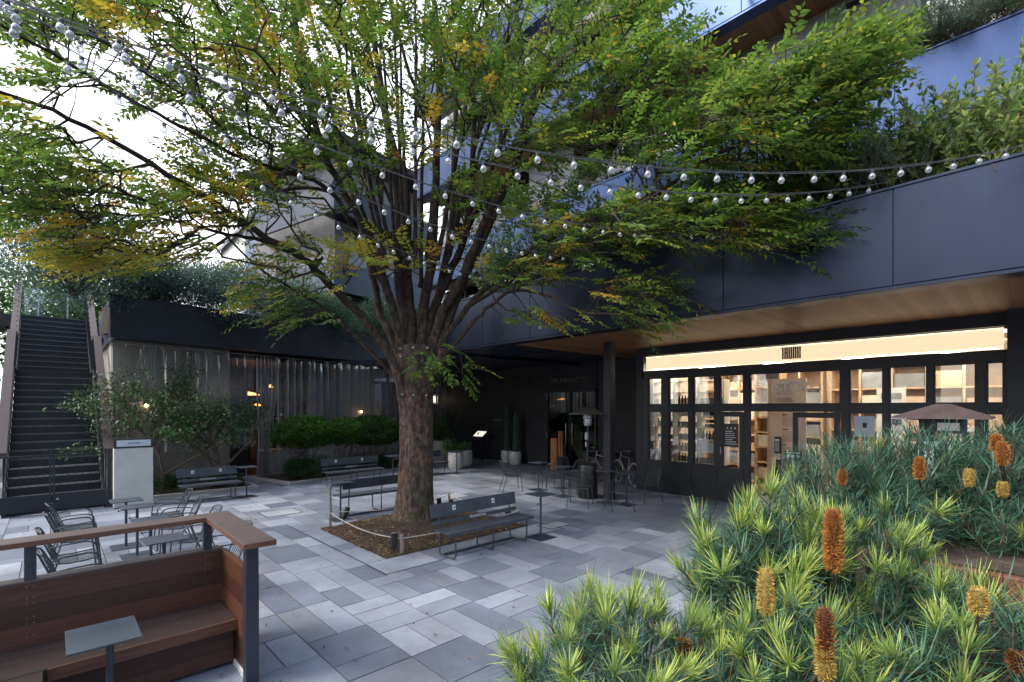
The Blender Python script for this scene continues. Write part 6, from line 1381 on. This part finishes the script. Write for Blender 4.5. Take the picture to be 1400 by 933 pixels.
# ================================================================ STRING LIGHTS
AN = Vector((-.6, 4.9, 5.16))
pole = thing('cable_mast', (AN.x-.12, AN.y+.05, 0), 'slim black mast just outside the left edge to which the light cables run', 'mast')
q = MB(); q.tube([(AN.x-.12, AN.y+.05, 0), (AN.x-.12, AN.y+.05, 5.3)], .045, 12); obj('pole', q, M['black_metal'], pole); q = MB(); q.box((AN.x-.25, AN.y-.08, 0), (AN.x+.01, AN.y+.18, .015)); obj('base', q, M['black_metal'], pole); q = MB(); q.tube([(AN.x-.12, AN.y+.05, 5.16), tuple(AN)], .01); obj('hook', q, M['steel'], pole)
bulb0 = None
for ci, (B, sg_, lab) in enumerate(CABLES):
    B = Vector(B); r_ = thing('string_lights', tuple(AN), lab, 'string lights', 'bulb cables across the plaza'); N_ = 60
    def P(s_): p = AN.lerp(B, s_); p.z -= sg_*4*s_*(1-s_); return p
    q = MB(); q.tube([P(k/N_) for k in range(N_+1)], .0052, 5); q.tube([P(k/N_)+Vector((.006*math.sin(k*.9), .004, .014+.004*math.cos(k*.9))) for k in range(N_+1)], .0022, 4); obj('cable', q, M['cable'], r_)
    # bulbs every 0.34 m, but closer to each other the photograph shows none beyond 100
    L_ = (B-AN).length; s_ = .42/L_
    inv = pm(r_).inverted()
    while s_ < 1-.1/L_:
        p = P(s_)
        if bulb0 is None:
            g_ = MB(); g_.lathe([(.004, -.100), (.017, -.097), (.028, -.086), (.032, -.071), (.028, -.054), (.019, -.042), (.016, -.034)], (0, 0, 0), 12); bulb0 = obj('bulb', g_, M['bulb'], None, local=True, smooth=True)
            k_ = MB(); k_.lathe([(.018, -.040), (.019, -.010), (.014, 0), (.008, .006)], (0, 0, 0), 9); so = obj('socket', k_, M['plastic_black'], bulb0, local=True)
            f_ = MB(); f_.tube([(0, 0, -.04), (.008, 0, -.06), (-.006, 0, -.08), (.004, 0, -.09)], .0016, 4); obj('filament', f_, M['steel'], bulb0, local=True)
            b_ = bulb0; b_.parent = r_
        else: b_ = copy_tree(bulb0, r_)
        b_.matrix_basis = inv @ Matrix.Translation(p-Vector((0, 0, .004))) @ Matrix.Diagonal((.88, .88, .88, 1)) @ Matrix.Rotation(random.uniform(0, 3), 4, 'Z') @ Matrix.Rotation(random.uniform(-.15, .15), 4, 'X')
        s_ += .335/L_*random.uniform(.93, 1.07)

# ================================================================ BANKSIA BUSHES IN PLANTERS
def strip_leaves(P, D, Up, Ln, Wd, C0, C1, curl):
    """narrow curved leaves, 3 quads each"""
    D = unit(D); S = unit(np.cross(D, Up)); n = len(P); V = []; Cc = []
    for k, (f, w) in enumerate(((0, .55), (.35, 1), (.72, .85), (1, .12))):
        c = P+D*(Ln*f)[:, None]+Up*(curl*Ln*f*f)[:, None]
        V.append(c+S*(Wd*w*.5)[:, None]); V.append(c-S*(Wd*w*.5)[:, None]); cc = C0*(1-f)+C1*f; Cc += [cc, cc]
    V = np.stack(V, 1).reshape(-1, 3); Cc = np.stack(Cc, 1).reshape(-1, 3); k = np.arange(n)[:, None]*8
    F = np.concatenate([k+np.array([[0, 1, 3, 2]]), k+np.array([[2, 3, 5, 4]]), k+np.array([[4, 5, 7, 6]])], 0); return V, F, Cc
TEAL = [(.045, .110, .070), (.070, .152, .098), (.102, .200, .130), (.032, .075, .042), (.085, .165, .065)]
LM = [(.28, .42, .10), (.38, .50, .13), (.48, .54, .15), (.18, .32, .09)]
def banksia(label, base, c, r, nst, lime, ll=.12, seed=1, dens=84, spikes=()):
    root = thing('banksia_bush', base, label, 'shrub', 'banksia bushes in the planters'); B = np.array(base, float); parts = []; st_ = MB()
    gold = math.pi*(3-math.sqrt(5))
    for i in range(nst):
        # tips over the upper part of an uneven dome, some inside it
        z_ = 1-1.25*(i+.5)/nst; a = i*gold+rng.uniform(-.4, .4); rr = math.sqrt(max(0, 1-z_*z_)); k = rng.uniform(.72, 1.06)
        tip = np.array(c)+np.array(r)*np.array([rr*math.cos(a), rr*math.sin(a), z_])*k
        outv = (tip-np.array(c)); A = unit((outv/np.array(r)*.5+np.array([0, 0, .95])+rng.normal(size=3)*.18)[None])[0]
        llo = ll; ll = ll*rng.uniform(.72, 1.25); Lf = ll*rng.uniform(1.5, 2.2); s0 = tip-A*Lf; age = rng.uniform(.45, 1)
        b_ = Vector(B+rng.normal(size=3)*np.array([.05, .05, 0])); m_ = b_.lerp(Vector(s0), .55)+Vector((0, 0, -.03))
        st_.tube([b_, m_, Vector(s0), Vector(tip-A*ll*.3)], [.008, .006, .0042, .0025], 5)
        isl = rng.uniform() < lime
        n1 = dens; f = rng.uniform(0, .92, n1); P = s0+A*(Lf*f)[:, None]; th = rng.uniform(0, 2*PI, n1)
        u = unit(np.cross(A, [.3, .2, 1.])[None])[0]; w = np.cross(A, u); rad = u*np.cos(th)[:, None]+w*np.sin(th)[:, None]
        D = unit(rad*(1.25-.35*f)[:, None]+A*(.30+.5*f)[:, None]+rng.normal(size=(n1, 3))*.16); Up = unit(A[None]*.7+np.array([0, 0, .5])+rng.normal(size=(n1, 3))*.1)
        Ln = ll*rng.uniform(.75, 1.15, n1); C = pick_cols(n1, TEAL+[(.22, .12, .05)], [3, 3, 2, 2, 1, .25])
        parts.append(strip_leaves(P, D, Up, Ln, rng.uniform(.0030, .0052, n1)*ll/.12, C, C*1.2, rng.uniform(-.5, .5, n1)))
        if isl:
            n2 = 52; P = tip-A*ll*.25+A*(ll*.35*rng.uniform(0, 1, n2))[:, None]; th = rng.uniform(0, 2*PI, n2); rad = u*np.cos(th)[:, None]+w*np.sin(th)[:, None]; sp_ = rng.uniform(.15, 1.25, n2)
            D = unit(rad*(sp_*1.25)[:, None]+A[None]+rng.normal(size=(n2, 3))*.16); Up = unit(A[None]+rad*-.3+np.zeros((n2, 3))); Ln = ll*rng.uniform(.55, .95, n2); C = pick_cols(n2, LM, [3, 3, 2, 2])
            C1 = C*np.array([1.25, 1.1, .85])*age+C*.9*(1-age); C = (C*.9)*age+pick_cols(n2, TEAL, [1, 2, 2, 1, 3])*(1-age)*1.3
            parts.append(strip_leaves(P, D, Up, Ln, rng.uniform(.0032, .0055, n2)*ll/.12, C, C1, rng.uniform(-.3, .6, n2)))
        ll = llo
    V, F, C = join(parts); fast_mesh('foliage', V, F, C, M['needle'], root); obj('stem', st_, M['stem'], root)
    for (sx, sy, t, h, rr, kind) in spikes:
        rr *= .84
        p = np.array(at(sx, sy, t)); n_ = 2600 if h > .15 else 1300; zz_ = rng.uniform(0, 1, n_); th = rng.uniform(0, 2*PI, n_); rad = np.stack([np.cos(th), np.sin(th), np.zeros(n_)], 1)
        rowz = np.round(zz_*h/.008)*.008; prf = np.sqrt(np.clip(1-((zz_-.48)/.56)**4, .05, 1))[:, None]; rad_ = rad*prf; P = p-np.array([0, 0, h/2])+rad_*rr*.55+np.stack([np.zeros(n_), np.zeros(n_), rowz], 1)
        D = unit(rad+np.array([0, 0, 1.])*((zz_-.35)*1.3)[:, None]+rng.normal(size=(n_, 3))*.22); Ln = rng.uniform(.4, 1.1, n_)*rr*.60*prf[:, 0]
        pal = {'orange': [(.46, .19, .045), (.32, .11, .03), (.58, .32, .08)], 'yellow': [(.52, .36, .08), (.60, .46, .14), (.40, .22, .05)], 'brown': [(.22, .07, .025), (.14, .05, .02), (.42, .18, .04)]}[kind]
        C = pick_cols(n_, pal, [2, 2, 2]); V, F, Cc = leaf_arrays(P, D, rand_unit(n_), Ln, Ln*.18, C, .1); so_ = fast_mesh('flower_spike', V, F, Cc, M['spike'], root)
        q = MB(); q.lathe([(rr*.2, -h*.5), (rr*.45, -h*.42), (rr*.58, 0), (rr*.45, h*.42), (rr*.1, h*.5)], tuple(p), 14, tuple(x*.6 for x in pal[1])); obj('spike_core', q, M['spike'], so_, smooth=True)
        q = MB(); q.tube([Vector(p)-Vector((0, 0, h*.5)), Vector(p)*.6+Vector(base)*.4, Vector(base)], [.006, .007, .009], 5); obj('spike_stalk', q, M['stem'], so_)
# planter boxes
r_ = thing('planter_box', (2.0, .1, 0), 'long dark planter box under the nearest banksia bushes', 'planter', 'rust-brown planter boxes'); q = MB(); q.box((.75, -.9, 0), (2.95, 1.02, 1.12)); obj('box_body', q, M['rust'], r_, bevel=.01); q = MB(); q.box((.80, -.85, 1.121), (2.9, .97, 1.14)); obj('planter_soil', q, M['soil'], r_)
r_ = thing('planter_box', (4.3, .2, 0), 'rust-brown planter box visible between the near and the far banksia bushes', 'planter', 'rust-brown planter boxes'); q = MB(); q.box((3.7, -1.6, 0), (5.1, .95, 1.40)); obj('box_body', q, M['rust'], r_, bevel=.01); q = MB(); q.box((3.75, -1.55, 1.401), (5.05, .9, 1.41)); obj('planter_soil', q, M['soil'], r_)
def bk(label, px, py, t, r, nst, lime, ll, zb, **k):
    c = at(px, py, t); banksia(label, (c.x, c.y, zb), tuple(c), r, nst, lime, ll, **k)
bk('lime-tipped banksia bush lowest and nearest at the bottom centre', 850, 930, 1.75, (.40, .36, .30), 84, .8, .10, 1.14, spikes=((935, 890, 1.7, .08, .03, 'brown'),))
bk('lime-tipped banksia bush with the tall yellow flower spike in front of the shop doorway', 1045, 800, 2.15, (.36, .36, .38), 80, .55, .115, 1.14, spikes=((1047, 808, 1.62, .150, .034, 'yellow'),))
bk('banksia bush with the largest orange flower spike', 1150, 800, 2.2, (.32, .34, .36), 76, .55, .115, 1.14, spikes=((1139, 738, 1.72, .215, .040, 'orange'),))
bk('banksia bush with a brown and yellow spike in the bottom foreground', 1080, 945, 1.65, (.36, .32, .28), 70, .5, .11, 1.14, spikes=((1128, 868, 1.36, .15, .031, 'brown'), (1128, 905, 1.36, .09, .033, 'yellow')))
bk('banksia bush filling the bottom right corner', 1310, 930, 1.75, (.48, .42, .36), 104, .45, .11, 1.14, spikes=((1338, 822, 1.5, .08, .032, 'yellow'), (1390, 905, 1.5, .06, .03, 'brown')))
bk('teal far banksia bush left of the others, before the shop door', 1150, 672, 3.5, (.42, .42, .42), 75, .04, .14, 1.48, dens=64, spikes=((1152, 652, 3.2, .10, .034, 'orange'),))
bk('teal far banksia bush in front of the square heater', 1262, 662, 3.6, (.50, .45, .44), 95, .03, .14, 1.48, dens=64, spikes=((1257, 640, 3.1, .14, .042, 'orange'), (1325, 653, 3.1, .11, .036, 'yellow')))
bk('teal far banksia bush at the right edge by the dark pillar', 1385, 662, 3.5, (.50, .45, .46), 90, .03, .14, 1.48, dens=64, spikes=((1362, 606, 3.1, .11, .040, 'orange'), (1371, 620, 3.0, .14, .044, 'orange'), (1371, 669, 3.0, .09, .036, 'yellow')))

bk('low teal banksia bush drooping over the rust-brown planter box', 1210, 705, 3.2, (.34, .3, .20), 40, .1, .13, 1.4, dens=64)
bk('small teal banksia bush low at the right edge over the rust-brown planter', 1370, 712, 3.1, (.32, .3, .18), 34, .1, .13, 1.4, dens=64)

# ================================================================ LIGHT, SKY, CAMERA
W = bpy.data.worlds.new('World'); SC.world = W; W.use_nodes = True; nt = W.node_tree; bg = nt.nodes['Background']
sky = nt.nodes.new('ShaderNodeTexSky'); sky.sky_type = 'NISHITA'; sky.sun_disc = False
SUN_EL, SUN_AZ = R(SUN[0]), R(SUN[1])      # azimuth measured clockwise from +Y
sky.sun_elevation = SUN_EL; sky.sun_rotation = SUN_AZ; sky.air_density = 1.0; sky.dust_density = 3.5; sky.ozone_density = 1.5; sky.altitude = 50
N_s = nt.nodes; L_s = nt.links
def nm(op, a, b=None, c=None, clamp=False):
    n = N_s.new('ShaderNodeMath'); n.operation = op; n.use_clamp = clamp
    for i, v in enumerate((a, b, c)):
        if v is None: continue
        if hasattr(v, 'links'): L_s.new(v, n.inputs[i])
        else: n.inputs[i].default_value = v
    return n.outputs[0]
tcs = N_s.new('ShaderNodeTexCoord'); dt = N_s.new('ShaderNodeVectorMath'); dt.operation = 'DOT_PRODUCT'; L_s.new(tcs.outputs['Generated'], dt.inputs[0]); dt.inputs[1].default_value = (-.25, .93, .27)
cn = N_s.new('ShaderNodeTexNoise'); cn.inputs['Scale'].default_value = 2.2; cn.inputs['Detail'].default_value = 8; cn.inputs['Roughness'].default_value = .55; L_s.new(tcs.outputs['Generated'], cn.inputs[0])
k1 = nm('MULTIPLY_ADD', dt.outputs['Value'], 1.5, -.35, True); k2 = nm('MULTIPLY_ADD', cn.outputs[0], 3.2, -1.15, True)
cf = nm('ADD', nm('MULTIPLY', k1, .92), nm('MULTIPLY', k2, .22), None, True)
cm = N_s.new('ShaderNodeMix'); cm.data_type = 'RGBA'; L_s.new(cf, cm.inputs[0]); L_s.new(sky.outputs[0], cm.inputs[6]); cm.inputs[7].default_value = (5.2, 5.3, 5.6, 1)
L_s.new(cm.outputs[2], bg.inputs[0]); bg.inputs[1].default_value = SKY_STR
sl = bpy.data.lights.new('sun', 'SUN'); sl.energy = SUN_STR; sl.angle = R(SUN_ANG); sl.color = (1, .955, .89); so = bpy.data.objects.new('sun', sl); COL.objects.link(so)
dv = Vector((math.sin(SUN_AZ)*math.cos(SUN_EL), math.cos(SUN_AZ)*math.cos(SUN_EL), math.sin(SUN_EL)))
so.rotation_euler = dv.to_track_quat('Z', 'Y').to_euler()
cam = bpy.data.cameras.new('camera'); cam.sensor_width = 36; cam.lens = FPX/1400*36; cam.shift_y = (557-466.5)/1400; cam.clip_start = .05; cam.clip_end = 2000
co = bpy.data.objects.new('camera', cam); COL.objects.link(co); co.location = (0, 0, CAMZ); co.rotation_euler = (R(90), 0, -YAW); SC.camera = co
SC.view_settings.view_transform = 'Standard'; SC.view_settings.look = 'None'; SC.view_settings.gamma = 1; SC.view_settings.use_curve_mapping = False; SC.view_settings.exposure = EXPO
SC.cycles.use_denoising = True; SC.cycles.max_bounces = 8; SC.cycles.transparent_max_bounces = 24; SC.cycles.sample_clamp_indirect = 6
SC.cycles.diffuse_bounces = 4; SC.cycles.glossy_bounces = 4
